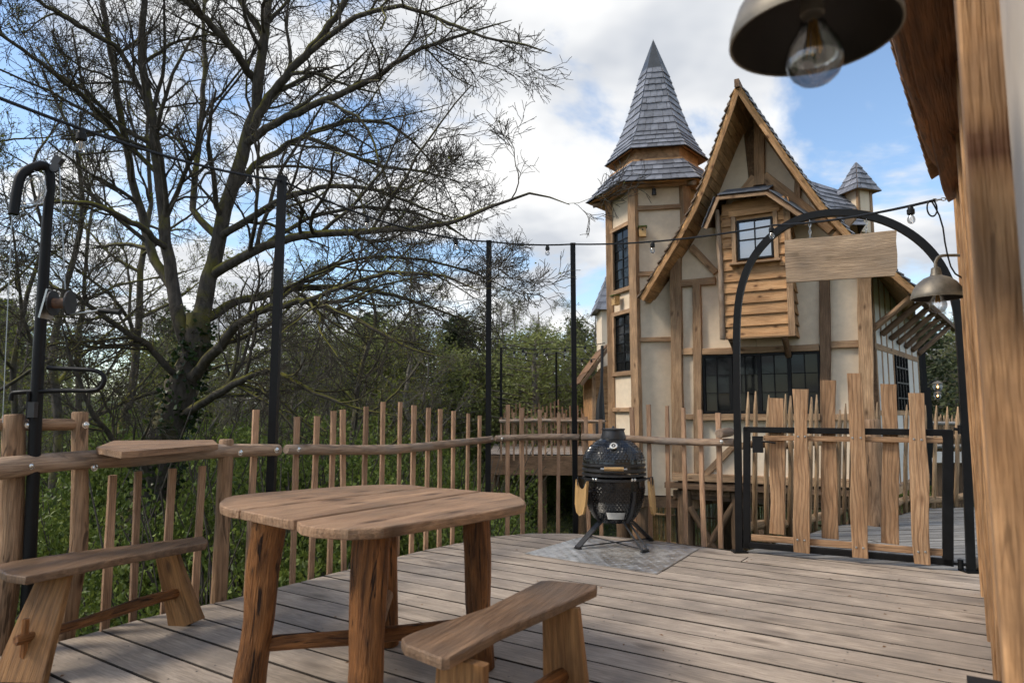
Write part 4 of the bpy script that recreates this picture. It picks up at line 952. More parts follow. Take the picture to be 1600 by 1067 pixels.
# --- roof profile measured on the rake, overhang growing to the peak
def prof(px, top_o, bot_o):
    n = len(px); r = []
    for i, (x, y) in enumerate(px):
        t = i / (n - 1); o_ = top_o * (1 - t) + bot_o * t; s_, z = F.sz(x, y, o_); r.append((s_, z, o_))
    return r
LP = prof([(1153, 138), (1142, 172), (1128, 212), (1104, 281), (1086, 325), (1065, 365), (1033, 417), (1003, 468)], 1.05, .42)
RP = prof([(1153, 138), (1172, 168), (1190, 194), (1230, 252), (1282, 322), (1340, 385), (1397, 430), (1428, 456)], 1.05, .42)
BACK = 3.2
def slope(profile, side, name_edge):
    up2 = lambda i: None
    # slab
    mb = MB(); n = len(profile); th = .05
    nv = []
    for i in range(n):
        a = profile[max(i - 1, 0)]; b = profile[min(i + 1, n - 1)]; ds, dz = b[0] - a[0], b[1] - a[1]; l = math.hypot(ds, dz); k = (dz / l, -ds / l) if side < 0 else (-dz / l, ds / l)
        if k[1] < 0: k = (-k[0], -k[1])
        nv.append(k)
    for i, (s_, z, o_) in enumerate(profile):
        for (e, off) in ((0, o_), (0, -BACK), (th, -BACK), (th, o_)):
            mb.v.append(F.w(s_ + nv[i][0] * e, z + nv[i][1] * e, off))
    for i in range(n - 1):
        for k in range(4): mb.f.append((i * 4 + k, i * 4 + (k + 1) % 4, (i + 1) * 4 + (k + 1) % 4, (i + 1) * 4 + k))
    mb.f += [(0, 1, 2, 3), (n * 4 - 4, n * 4 - 3, n * 4 - 2, n * 4 - 1)]
    rf = mb.obj('roof', 'soffit', cot)
    # walk down the profile in equal steps
    seg = [0]
    for i in range(n - 1): seg.append(seg[-1] + math.hypot(profile[i + 1][0] - profile[i][0], profile[i + 1][1] - profile[i][1]))
    def at_(d):
        for i in range(n - 1):
            if d <= seg[i + 1] or i == n - 2:
                t = (d - seg[i]) / (seg[i + 1] - seg[i]); return tuple(profile[i][k] * (1 - t) + profile[i + 1][k] * t for k in range(3)), nv[i]
    step = .115; rows = int(seg[-1] / step)
    for r in range(rows):
        (s0, z0, o0), k = at_(r * step); (s1, z1, o1), k2 = at_(min(seg[-1] + .02, (r + 1.25) * step))
        depth = o0 + .04 + (BACK if side > 0 else 1.0); x = -depth + o0 + .04; cur = o1 + R.uniform(.0, .05)
        ncol = 8 if side > 0 else 3
        for c in range(ncol):
            w = R.uniform(.13, .22) if c < ncol - 1 else .5
            a = F.w(s0 + k[0] * (th + .008), z0 + k[1] * (th + .008), cur - w / 2); b = F.w(s1 + k2[0] * (th + .038), z1 + k2[1] * (th + .038), cur - w / 2)
            nrm = F.u * k[0] + Vector((0, 0, k[1]))
            beam('shingle', a, b, w - .006, .018, 'slate' if side > 0 else 'shingle_slate', rf, up=nrm, ch=.002)
            cur -= w
            if cur < -BACK + .3: break
    # soffit planks on the underside, running up the overhang, and the rake board
    for r in range(int(seg[-1] / .15)):
        (s0, z0, o0), k = at_(r * .15 + .004); (s1, z1, o1), k2 = at_(min(seg[-1], (r + 1) * .15 - .004))
        mid = ((s0 + s1) / 2 - k[0] * .014, (z0 + z1) / 2 - k[1] * .014)
        split = R.uniform(.3, .8) * (o0)
        for a_, b_ in ((o0 - .02, split + .004), (split - .004, -.12)):
            if a_ - b_ > .05: beam('soffit_board', F.w(mid[0], mid[1], a_), F.w(mid[0], mid[1], b_), math.hypot(s1 - s0, z1 - z0), .02, 'soffit', rf, up=F.u * k[0] + Vector((0, 0, k[1])), ch=.003)
    for i in range(n - 1):
        a, b = profile[i], profile[i + 1]
        p_ = F.w(a[0] - nv[i][0] * .02, a[1] - nv[i][1] * .02, a[2] + .012); q_ = F.w(b[0] - nv[i][0] * .02, b[1] - nv[i][1] * .02, b[2] + .012)
        beam('rake_board', p_, q_, .055, .022, 'siding', rf, up=F.n, ch=.003)
    return rf
simple('shingle_slate', (.20, .145, .10), .7, 0, (12, .3), .4, .2, 35, rnd=.35)
rl = slope(LP, -1, 'l'); rr2 = slope(RP, 1, 'r')
pk = F.w(LP[0][0], LP[0][1], LP[0][2])
beam('ridge_beam', pk + F.n * .09 + Vector((0, 0, .05)), pk - F.n * (BACK + .8) + Vector((0, 0, .04)), .075, .13, 'dark_timber', cot)
# --- gable wall panels, cell by cell, set back behind the timbers
def fpanel(px, mt='plaster', off=-.02):
    pts = [F.sz(x, y, off) if len((x, y)) == 2 else None for x, y in px]; return fpoly(pts, mt, off)
def fpoly(pts, mt='plaster', off=-.02, name='wall_panel'):
    ca, cz = sum(p[0] for p in pts) / len(pts), sum(p[1] for p in pts) / len(pts)
    mb = MB().prism([(a - ca, z - cz) for a, z in pts], -.04, 0)
    W = Matrix((F.u, Vector((0, 0, 1)), F.n)).transposed().to_4x4(); W.translation = F.w(ca, cz, off)
    return put(name, me_from(name, mb.v, mb.f, mt), W, cot)
def rect(x0, x1, yt, yb, mt='plaster'):
    a = F.sz(x0, yt, -.02); b = F.sz(x1, yb, -.02); c = F.sz(x0, yb, -.02); d = F.sz(x1, yt, -.02)
    sL, sR = (a[0] + c[0]) / 2, (b[0] + d[0]) / 2; g_ = .004
    zt, zb_ = F.sz(1063, yt, -.02)[1], F.sz(1063, yb, -.02)[1]
    return fpoly([(sL + g_, zb_ + g_), (sR - g_, zb_ + g_), (sR - g_, zt - g_), (sL + g_, zt - g_)], mt)
COLS = [1050, 1090, 1180, 1290, 1362]
for i in range(4):
    rect(COLS[i], COLS[i + 1], 442, 550)
    if i not in (1, 2): rect(COLS[i], COLS[i + 1], 550, 653)
    rect(COLS[i], COLS[i + 1], 653, 750)
# upper gable triangle in three panels under the roof line
def roof_z(s_, prf):
    for i in range(len(prf) - 1):
        a, b = prf[i], prf[i + 1]; lo, hi = sorted((a[0], b[0]))
        if lo <= s_ <= hi: t = (s_ - a[0]) / (b[0] - a[0]); return a[1] + (b[1] - a[1]) * t - .06
    return prf[-1][1]
zH = F.sz(1063, 442, -.02)[1]; sK = LP[0][0] + .04
def gable_part(s0, s1, prf):
    n = 9; ss = [s0 + (s1 - s0) * i / n for i in range(n + 1)]
    return fpoly([(s0, zH + .004), (s1, zH + .004)] + [(s_, max(zH + .01, roof_z(s_, prf))) for s_ in ss[::-1]])
sA = F.sz(1050, 442, -.02)[0]; gable_part(sA, sK - .003, LP); 
sR2 = F.sz(1362, 442, -.02)[0]; sM = (sK + sR2) / 2; gable_part(sK + .003, sM - .003, RP); gable_part(sM + .003, sR2, RP)
MB().prism([(sA, -.2), (sR2, -.2), (sR2, zH), (sK, LP[0][1] - .2), (sA, zH)], -.14, -.07, Matrix((F.u, Vector((0, 0, 1)), F.n)).transposed().to_4x4().copy()).obj('back_wall', 'dark_timber', cot)
o_ = KIDS[cot][-1]; o_.matrix_basis = WM[cot].inverted() @ (Matrix.Translation(F.o) @ WM[o_]); WM[o_] = Matrix.Translation(F.o) @ WM[o_]
# --- timbers
fb('post', (1056, 405), (1060, 750), 17, off=.035, th=.11); fb('post', (1089, 443), (1092, 753), 13)
fb('post', (1288, 400), (1292, 752), 17, 'dark_timber', .035, .11); fb('corner_post', (1350, 405), (1357, 752), 23, off=.04, th=.2)
fb('rail', (1064, 443), (1118, 439), 11, off=.02, th=.08); fb('rail', (1066, 550), (1083, 549), 10, off=.02, th=.08)
fb('lintel', (1098, 550), (1280, 543), 10, off=.025, th=.09); fb('rail', (1299, 538.5), (1341, 537), 11, off=.02, th=.08)
fb('window_sill', (1098, 651.5), (1282, 652), 10, off=.045, th=.14); fb('rail', (1066, 651), (1084, 651), 9, off=.02, th=.08); fb('rail', (1299, 652), (1346, 652), 10, off=.02, th=.08)
fb('sill_beam', (1052, 744), (1370, 757), 12, off=.05, th=.14); fb('floor_beam', (1040, 757), (1372, 772), 10, 'dark_timber', .02, .14)
fb('brace', (1103, 740), (1147, 697), 10, off=.015, th=.07); fb('brace', (1080, 386), (1119, 426), 11, off=.02, th=.08)
fb('king_post', (1187, 188), (1187, 290), 16, off=.03, th=.1); fb('brace', (1193, 276), (1300, 360), 17, off=.025, th=.09); fb('brace', (1180, 278), (1158, 306), 14, off=.025, th=.09)
fb('stud', (1246, 270), (1246, 312), 9, off=.02, th=.07); fb('brace', (1305, 372), (1340, 330), 12, off=.02, th=.08)
# --- wide black window
def glazing(name, x0, x1, y0, y1, cols_, rows_, off, parent, frame_mat, glass='window_glass', fw=.035, bw=.014, fr=F, casements=1):
    a, b = fr.sz(x0, y0, off), fr.sz(x1, y1, off); c = fr.sz(x0, y1, off); d = fr.sz(x1, y0, off)
    s0, s1 = (a[0] + c[0]) / 2, (b[0] + d[0]) / 2; z1, z0 = (a[1] + d[1]) / 2, (b[1] + c[1]) / 2
    W = Matrix((fr.u, Vector((0, 0, 1)), fr.n)).transposed().to_4x4(); W.translation = fr.w((s0 + s1) / 2, (z0 + z1) / 2, off)
    hw, hh = (s1 - s0) / 2, (z1 - z0) / 2
    mb = MB()
    for sx in (-1, 1): mb.box((sx * (hw - fw / 2), 0, 0), (fw, 2 * hh, .06))
    for sy in (-1, 1): mb.box((0, sy * (hh - fw / 2), .001), (2 * hw - 2 * fw, fw, .055))
    cw = 2 * hw / casements
    for k in range(1, casements): mb.box((-hw + k * cw, 0, .002), (fw * 1.5, 2 * hh - 2 * fw, .05))
    me = me_from(name, mb.v, mb.f, frame_mat); win = put(name, me, W, parent)
    for k in range(casements):
        xa, xb = -hw + k * cw + fw * .75, -hw + (k + 1) * cw - fw * .75; ya, yb = -hh + fw, hh - fw
        for i in range(cols_):
            for j in range(rows_):
                px0, px1 = xa + (xb - xa) * i / cols_, xa + (xb - xa) * (i + 1) / cols_; py0, py1 = ya + (yb - ya) * j / rows_, ya + (yb - ya) * (j + 1) / rows_
                cx, cy = (px0 + px1) / 2, (py0 + py1) / 2
                m2 = MB().box((0, 0, 0), (px1 - px0 - bw * .4, py1 - py0 - bw * .4, .006), Matrix.Rotation(R.uniform(-.012, .012), 3, 'Y') @ Matrix.Rotation(R.uniform(-.012, .012), 3, 'X'))
                put('pane', me_from('pane', m2.v, m2.f, glass), W @ Matrix.Translation((cx, cy, -.012)), win)
        for i in range(1, cols_):
            x = xa + (xb - xa) * i / cols_; m2 = MB().box((0, 0, 0), (bw, yb - ya, .03)); put('glazing_bar', me_from('glazing_bar', m2.v, m2.f, frame_mat), W @ Matrix.Translation((x, (ya + yb) / 2, 0)), win)
        for j in range(1, rows_):
            y = ya + (yb - ya) * j / rows_; m2 = MB().box((0, 0, 0), (xb - xa, bw, .028)); put('glazing_bar', me_from('glazing_bar', m2.v, m2.f, frame_mat), W @ Matrix.Translation(((xa + xb) / 2, y, .001)), win)
    return win, W, hw, hh
glazing('window', 1099, 1283, 552, 646, 2, 3, .0, cot, 'black_steel', casements=4, fw=.04)
# --- boarded oriel
OO = .52
ol, orr = F.sz(1126, 430, OO)[0], F.sz(1236, 430, OO)[0]; obz = F.sz(1180, 526, OO)[1]; otz = F.sz(1180, 318, OO)[1]
ori = MB()
mb = MB().prism([(ol + .02, obz + .03), (orr - .02, obz + .03), (orr - .02, otz - .12), ((ol + orr) / 2 + .3, otz + .1), ((ol + orr) / 2 - .3, otz + .1), (ol + .02, otz - .12)], -.30, OO - .03)
W = Matrix((F.u, Vector((0, 0, 1)), F.n)).transposed().to_4x4(); W.translation = F.o
oc = put('oriel', me_from('oriel', mb.v, mb.f, 'siding'), W, cot)
wx0, wx1, wy0, wy1 = 1150, 1209, 339, 408
ws0, ws1 = F.sz(wx0, 370, OO)[0], F.sz(wx1, 370, OO)[0]; wz1, wz0 = F.sz(1180, wy0, OO)[1], F.sz(1180, wy1, OO)[1]
bh = .185; z = obz; row = 0
while z < otz - .0:
    zt = min(z + bh, otz + .1); mid = (z + zt) / 2
    pieces = [(ol + .05, orr - .05)]
    if zt > wz0 - .0 and z < wz1: pieces = [(ol + .05, ws0 - .07), (ws1 + .07, orr - .05)]
    for a, b in pieces:
        if b - a > .03: beam('siding_board', F.w(a, mid, OO - .012), F.w(b, mid, OO - .012), zt - z + .02, .022, 'siding', oc, up=F.n + Vector((0, 0, .17)), wav=.002)
    beam('siding_board', F.w(orr + .005, mid, OO - .06), F.w(orr + .005, mid, -.04), zt - z + .02, .022, 'siding', oc, up=F.u + Vector((0, 0, .17)), wav=.002)
    z += bh; row += 1
log('corner_log', [F.w(ol, obz - .02, OO + .0), F.w(ol + .01, (obz + otz) / 2, OO + .012), F.w(ol - .03, otz - .02, OO)], [.045, .043, .04], 'rail_wood', oc, 10, .06)
beam('corner_board', F.w(orr - .02, obz - .02, OO + .012), F.w(orr - .02, otz - .1, OO + .012), .10, .04, 'timber', oc, up=F.n)
beam('bottom_board', F.w(ol, obz - .0, OO - .01), F.w(orr, obz - .0, OO - .01), .05, .04, 'timber', oc, up=F.n)
for a_ in (ol + .12, orr - .15):
    log('bracket', [F.w(a_, obz - .30, .02), F.w(a_, obz - .18, .12), F.w(a_, obz - .06, .30), F.w(a_, obz - .02, OO - .06)], .05, 'dark_timber', oc, 8)
gw, _, _, _ = glazing('oriel_window', 1152, 1208, 342, 405, 2, 2, OO + .004, cot, 'black_steel', 'bright_glass', .03, .016)
for s_ in (ws0 - .035, ws1 + .035): beam('window_trim', F.w(s_, wz0 - .02, OO + .012), F.w(s_, wz1 + .05, OO + .012), .07, .045, 'timber', oc, up=F.n)
beam('window_trim', F.w(ws0 - .1, wz1 + .09, OO + .012), F.w(ws1 + .1, wz1 + .09, OO + .012), .10, .04, 'siding', oc, up=F.n)
beam('window_ledge', F.w(ws0 - .1, wz0 - .03, OO + .05), F.w(ws1 + .1, wz0 - .03, OO + .05), .12, .035, 'timber', oc, up=(0, 0, 1))
# hood over the oriel: hipped, slates on top
HO = OO + .24
hpx = [(1101, 357), (1121, 309), (1199, 301), (1254, 338), (1263, 350)]
hp_ = [F.sz(x, y, HO) for x, y in hpx]
hood = None
for i in range(len(hp_) - 1):
    (s0, z0), (s1, z1) = hp_[i], hp_[i + 1]; l = math.hypot(s1 - s0, z1 - z0); k = (-(z1 - z0) / l, (s1 - s0) / l)
    if k[1] < 0: k = (-k[0], -k[1])
    rise = .34 if i == 1 else .22; bk = -.1
    q0, q1 = F.w(s0, z0, HO), F.w(s1, z1, HO); q3, q2 = F.w(s0, z0 + rise, bk), F.w(s1, z1 + rise, bk)
    nn = ((q1 - q0).cross(q3 - q0)).normalized(); nn = nn if nn.z > 0 else -nn
    pan = MB().add([q0, q1, q2, q3] + [p + nn * .03 for p in (q0, q1, q2, q3)], [(3, 2, 1, 0), (4, 5, 6, 7), (0, 1, 5, 4), (1, 2, 6, 5), (2, 3, 7, 6), (3, 0, 4, 7)]).obj('hood_roof', 'dark_timber', cot)
    beam('hood_fascia', q0 + F.n * .015 - nn * .02, q1 + F.n * .015 - nn * .02, .05, .03, 'timber', pan, up=F.n)
    cols_ = max(1, int(l / .17))
    for r in range(5):
        for c in range(cols_):
            t0, t1 = (c + .02) / cols_, (c + .98) / cols_; f0, f1 = r / 5 - .03, (r + 1.2) / 5
            a0 = q0.lerp(q1, (t0 + t1) / 2); a1 = q3.lerp(q2, (t0 + t1) / 2)
            beam('shingle', a0.lerp(a1, f0) + nn * (.052 + .0), a0.lerp(a1, f1) + nn * .040, l / cols_ * .97, .012, 'slate', pan, up=nn, ch=.002)
# --- right side wall with outrigger struts under the eave
SD = Vector((.637, .771, 0)).normalized(); SL = 4.1
FS = Frame((B0.x, B0.y), (B0.x + SD.x, B0.y + SD.y))
if FS.n.dot(F.u) < 0: FS.n = -FS.n
zt_ = RP[-1][1] + .35
def sbeam(name, a, za_, b, zb_, w, th, off, mt='timber', parent=cot): return beam(name, FS.w(a, za_, off), FS.w(b, zb_, off), w, th, mt, parent, up=FS.n, wav=.002)
bays = [0, .42, .84, 1.26, 1.72, 2.3, 2.9, 3.5, SL]
zr = F.sz(1350, 538)[1]
for i in range(len(bays) - 1):
    for z0, z1 in ((-.05, 1.2), (1.2, zr), (zr, zt_ + .25)):
        if z0 == 1.2 and i in (4, 5): continue
        if z0 == -.05 and i in (4, 5) and False: continue
        mb = MB().prism([(bays[i] + .004, z0 + .004), (bays[i + 1] - .004, z0 + .004), (bays[i + 1] - .004, z1 - .004), (bays[i] + .004, z1 - .004)], -.045, .004)
        W = Matrix((FS.u, Vector((0, 0, 1)), FS.n)).transposed().to_4x4(); W.translation = FS.o
        cx = (bays[i] + bays[i + 1]) / 2; c_ = Vector((cx, (z0 + z1) / 2, 0))
        put('wall_panel', me_from('wall_panel', [p - c_ for p in mb.v], mb.f, 'white_panel'), W @ Matrix.Translation(c_), cot)
    sbeam('stud', bays[i + 1], -.1, bays[i + 1], zt_ + .2, .07, .04, -.006)
sbeam('rail', 0, zr, SL, zr, .10, .04, -.003); sbeam('rail', 0, 1.2, SL, 1.2, .08, .04, -.003); sbeam('sill_beam', -.05, -.05, SL, -.05, .14, .12, .03)
sbeam('brace', .12, 1.15, .4, .05, .07, .03, -.004); sbeam('brace', .14, zr - .05, .3, 1.25, .06, .03, -.004)
glazing_px = None
wi_ = MB().box((0, 0, 0), (1.1, zr - 1.3, .03)); W = Matrix((FS.u, Vector((0, 0, 1)), FS.n)).transposed().to_4x4(); W.translation = FS.w(2.31, (zr + 1.2) / 2, .0)
sw = put('side_window', me_from('side_window', wi_.v, wi_.f, 'window_glass'), W, cot)
for k in range(-2, 3):
    m2 = MB().box((0, 0, 0), (.03, zr - 1.3, .04)); put('glazing_bar', me_from('glazing_bar', m2.v, m2.f, 'black_steel'), W @ Matrix.Translation((k * .26, 0, .02)), sw)
for j in (-1, 0, 1):
    m2 = MB().box((0, 0, 0), (1.08, .025, .036)); put('glazing_bar', me_from('glazing_bar', m2.v, m2.f, 'black_steel'), W @ Matrix.Translation((0, j * .27, .02)), sw)
e0 = P(1426, 456, B0.y - .35); e1 = P(1492, 513, B0.y - .35 + 4.7); e1.z = e0.z - .0
beam('eave_beam', e0 - (e1 - e0) * .02, e1, .11, .10, 'dark_timber', cot)
tops = [P(1421, 457, e0.y), P(1437, 472, 11.2), P(1448, 481, 11.9)]
for i in range(7):
    t = i / 6; w0 = FS.w(.12 + t * (SL - .15), F.sz(1357, 514)[1] - .12 * t, .03); w1 = e0.lerp(e1, .02 + t * .80) + Vector((0, 0, -.03))
    log('strut', [w0, (w0 + w1) / 2 + Vector((R.uniform(-.02, .02), 0, R.uniform(-.02, .02))), w1], .05, 'post_wood' if i == 0 else 'dark_timber', cot, 8, .05)
# boarding between wall head and eave beam
hd0, hd1 = FS.w(0, zt_ + .45, -.02), FS.w(SL, zt_ + .45, -.02)
for i in range(22):
    t0, t1 = i / 22 + .001, (i + 1) / 22 - .001
    a0, a1, b1, b0_ = hd0.lerp(hd1, t0), hd0.lerp(hd1, t1), e0.lerp(e1, t1 * .93) + Vector((0, 0, .07)), e0.lerp(e1, t0 * .93) + Vector((0, 0, .07))
    MB().add([a0, a1, b1, b0_] + [p + Vector((0, 0, .03)) for p in (a0, a1, b1, b0_)], [(3, 2, 1, 0), (4, 5, 6, 7), (0, 1, 5, 4), (1, 2, 6, 5), (2, 3, 7, 6), (3, 0, 4, 7)]).obj('eave_board', 'dark_timber', cot)
# --- slated back wing and its little turret
def slate_face(q0, q1, q2, q3, rows, wid, parent, name='shingle', mt='slate', lift=.012, th=.014):
    """q0,q1 along the eave, q3,q2 along the top; separate lapped slates"""
    nn = (q1 - q0).cross(q3 - q0).normalized()
    if nn.z < 0: nn = -nn
    for r in range(rows):
        f0, f1 = (r - .12) / rows, min(1.0, (r + 1.06) / rows)
        l0, r0_ = q0.lerp(q3, (r + .3) / rows), q1.lerp(q2, (r + .3) / rows); L_ = (r0_ - l0).length; x = 0
        cuts = [0]; 
        first = R.uniform(.35, 1.0) * wid
        x = first
        while x < L_ - wid * .35: cuts.append(x / L_); x += wid * R.uniform(.65, 1.3)
        cuts.append(1)
        for a, b in zip(cuts[:-1], cuts[1:]):
            ga = .0035 / max(L_, .01); a2, b2 = a + (ga if a > 0 else 0), b - (ga if b < 1 else 0); sl = R.uniform(-.012, .012)
            c = [q0.lerp(q3, f0 + sl).lerp(q1.lerp(q2, f0 + sl), a2), q0.lerp(q3, f0 + sl).lerp(q1.lerp(q2, f0 + sl), b2), q0.lerp(q3, f1).lerp(q1.lerp(q2, f1), b2), q0.lerp(q3, f1).lerp(q1.lerp(q2, f1), a2)]
            lo, hi = lift + th + R.uniform(0, .006), lift * .3
            v = [c[0] + nn * lift, c[1] + nn * lift, c[2] + nn * hi * .2, c[3] + nn * hi * .2, c[0] + nn * (lo), c[1] + nn * (lo), c[2] + nn * (hi + th * .4), c[3] + nn * (hi + th * .4)]
            MB().add(v, [(3, 2, 1, 0), (4, 5, 6, 7), (0, 1, 5, 4), (1, 2, 6, 5), (2, 3, 7, 6), (3, 0, 4, 7)]).obj(name, mt, parent, fix=False)
bw0, bw1, bw2, bw3 = P(1272, 352, 12.6), P(1352, 352, 13.0), P(1322, 301, 14.2), P(1252, 279, 13.9)
wing = MB().add([bw0, bw1, bw2, bw3, bw3 + Vector((.5, 1.4, -1.2)), bw2 + Vector((.5, 1.4, -1.2))], [(0, 1, 2, 3), (3, 2, 5, 4), (0, 3, 4), (1, 5, 2)]).obj('back_roof', 'slate_cap', cot)
slate_face(bw0, bw1, bw2, bw3, 9, .2, wing)
tur = thing('roof_turret', 'tiny square turret with pointed slate hat behind the cottage ridge', 'turret', P(1348, 360, 13.6))
TY = 13.6; tb0, tb1 = P(1333, 305, TY), P(1363, 305, TY); hwid = (tb1.x - tb0.x) / 2; tcx = (tb0.x + tb1.x) / 2; tzb = P(1348, 362, TY).z; tzt = P(1348, 296, TY).z; apex = P(1350, 252, TY + .15)
ang = math.radians(18); rot = Matrix.Rotation(ang, 3, 'Z'); tc0 = Vector((tcx, TY + hwid, 0))
MB().box(tc0 + Vector((0, 0, (tzb + tzt) / 2)), (hwid * 1.7, hwid * 1.7, tzt - tzb), rot).obj('turret_wall', 'plaster', tur)
for sx in (-1, 1):
    for sy in (-1, 1):
        q = tc0 + rot @ Vector((sx * hwid * .82, sy * hwid * .82, 0)); beam('turret_post', q + Vector((0, 0, tzb - .1)), q + Vector((0, 0, tzt)), .06, .06, 'timber', tur, up=rot @ Vector((0, 1, 0)))
beam('turret_rail', tc0 + rot @ Vector((-hwid * .85, -hwid * .87, 0)) + Vector((0, 0, tzb + .42)), tc0 + rot @ Vector((hwid * .85, -hwid * .87, 0)) + Vector((0, 0, tzb + .42)), .05, .03, 'timber', tur, up=rot @ Vector((0, -1, 0)))
er = hwid * 1.5; cor = [tc0 + rot @ Vector((sx * er, sy * er, 0)) + Vector((0, 0, tzt - .02)) for sx, sy in ((-1, -1), (1, -1), (1, 1), (-1, 1))]; ap_ = Vector((tc0.x, tc0.y, apex.z))
hat = MB().add(cor + [ap_], [(0, 1, 4), (1, 2, 4), (2, 3, 4), (3, 0, 4), (3, 2, 1, 0)]).obj('turret_roof', 'soffit', tur)
for i in range(4):
    a, b = cor[i], cor[(i + 1) % 4]; slate_face(a, b, ap_.lerp(b, .03), ap_.lerp(a, .03), 5, .16, hat)

# ================================================================== STAIR TOWER (hexagonal)
tow = thing('stair_tower', 'hexagonal half-timbered tower with tall flared slate spire', 'tower', (2.56, 13.0, 0))
TC = Vector(((P(1026, 300, 13.0)).x, 13.0, 0)); HRR = .93
def hexpt(k, r, z): a = math.radians(-130 + 60 * k); return TC + Vector((r * math.cos(a), r * math.sin(a), z))     # k=0: front-left, 1: front-right, going round
tz0 = -.25; ztop = P(1025, 285, TC.y - HRR * .866).z
def hz_(py, r=HRR): return P(1025, py, TC.y - r * .866).z
FT = [Frame((hexpt(k, HRR, 0).x, hexpt(k, HRR, 0).y), (hexpt(k + 1, HRR, 0).x, hexpt(k + 1, HRR, 0).y)) for k in range(6)]
for k in range(6):
    mid = (hexpt(k, 1, 0) + hexpt(k + 1, 1, 0)) / 2 - TC
    FT[k].n = mid.normalized(); FT[k].u = (hexpt(k + 1, HRR, 0) - hexpt(k, HRR, 0)).normalized(); FT[k].o = hexpt(k, HRR, 0)
def tpanel(k, s0, s1, z0, z1, mt='plaster', off=-.03):
    c_ = Vector(((s0 + s1) / 2, (z0 + z1) / 2, 0)); mb = MB().prism([(s0 - c_.x, z0 - c_.y), (s1 - c_.x, z0 - c_.y), (s1 - c_.x, z1 - c_.y), (s0 - c_.x, z1 - c_.y)], -.05, 0)
    W = Matrix((FT[k].u, Vector((0, 0, 1)), FT[k].n)).transposed().to_4x4(); W.translation = FT[k].w(c_.x, c_.y, off)
    return put('wall_panel', me_from('wall_panel', mb.v, mb.f, mt), W, tow)
Lh = HRR
zb = [tz0, hz_(640), hz_(527), hz_(317), ztop + .1]      # rails on the front face
zb = [tz0, hz_(690), hz_(627), hz_(532), hz_(428), hz_(324), ztop + .1]
for k in range(6):
    if k == 0:
        for z0, z1 in zip((tz0, hz_(688), hz_(530), hz_(427), hz_(324)), (hz_(688), hz_(530), hz_(427), hz_(324), ztop + .1)): tpanel(k, 0.05, Lh - .05, z0 + .003, z1 - .003)
    elif k == 5:
        continue
    else:
        tpanel(k, .03, Lh - .03, tz0, ztop + .1)
    zr_ = [hz_(688), hz_(530), hz_(427), hz_(324)] if k == 0 else [hz_(688), hz_(530), hz_(324)]
    for z in zr_: beam('rail', FT[k].w(.05, z, .0), FT[k].w(Lh - .05, z, .0), .085, .06, 'timber', tow, up=FT[k].n, wav=.003)
for k in range(6):
    q = hexpt(k, HRR + .005, 0); nrm = (q - TC).normalized(); beam('corner_post', q + Vector((0, 0, tz0 - .2)), q + Vector((0, 0, ztop + .12)), .155, .13, 'timber', tow, up=nrm, wav=.003)
# left facet (k=5): two tall dark leaded windows between panels
k = 5; fz = lambda py: P(960, py, TC.y - HRR * .45).z
rows = [(tz0, fz(640), 1), (fz(640), fz(583), 1), (fz(583), fz(487), 0), (fz(487), fz(452), 1), (fz(452), fz(352), 0), (fz(352), ztop + .1, 1)]
for z0, z1, solid in rows:
    if solid: tpanel(k, .05, Lh - .05, z0 + .003, z1 - .003)
    beam('rail', FT[k].w(.05, z1, .0), FT[k].w(Lh - .05, z1, .0), .08, .06, 'timber', tow, up=FT[k].n)
    if not solid:
        ins = .16; mz = (z0 + z1) / 2; hh = (z1 - z0) / 2 - .05; ww = Lh - 2 * ins
        for s_ in (ins - .03, Lh - ins + .03): beam('window_trim', FT[k].w(s_, z0, .0), FT[k].w(s_, z1, .0), .07, .05, 'timber', tow, up=FT[k].n)
        W = Matrix((FT[k].u, Vector((0, 0, 1)), FT[k].n)).transposed().to_4x4(); W.translation = FT[k].w(Lh / 2, mz, -.04)
        m2 = MB()
        for sx in (-1, 1): m2.box((sx * ww / 2, 0, 0), (.035, 2 * hh, .05))
        for sy in (-1, 1): m2.box((0, sy * hh, .001), (ww, .035, .05))
        win = put('window', me_from('window', m2.v, m2.f, 'black_steel'), W, tow)
        nr = 6
        for i in range(2):
            for j in range(nr):
                m3 = MB().box((0, 0, 0), (ww / 2 - .014, 2 * hh / nr - .012, .005), Matrix.Rotation(R.uniform(-.03, .03), 3, 'Y') @ Matrix.Rotation(R.uniform(-.03, .03), 3, 'X'))
                put('pane', me_from('pane', m3.v, m3.f, 'window_glass'), W @ Matrix.Translation((-ww / 4 + i * ww / 2, -hh + (j + .5) * 2 * hh / nr, 0)), win)
        m3 = MB().box((0, 0, 0), (.025, 2 * hh, .03)); put('glazing_bar', me_from('glazing_bar', m3.v, m3.f, 'black_steel'), W, win)
        for j in range(1, nr):
            m3 = MB().box((0, 0, 0), (ww, .016, .028)); put('glazing_bar', me_from('glazing_bar', m3.v, m3.f, 'black_steel'), W @ Matrix.Translation((0, -hh + j * 2 * hh / nr, .001)), win)
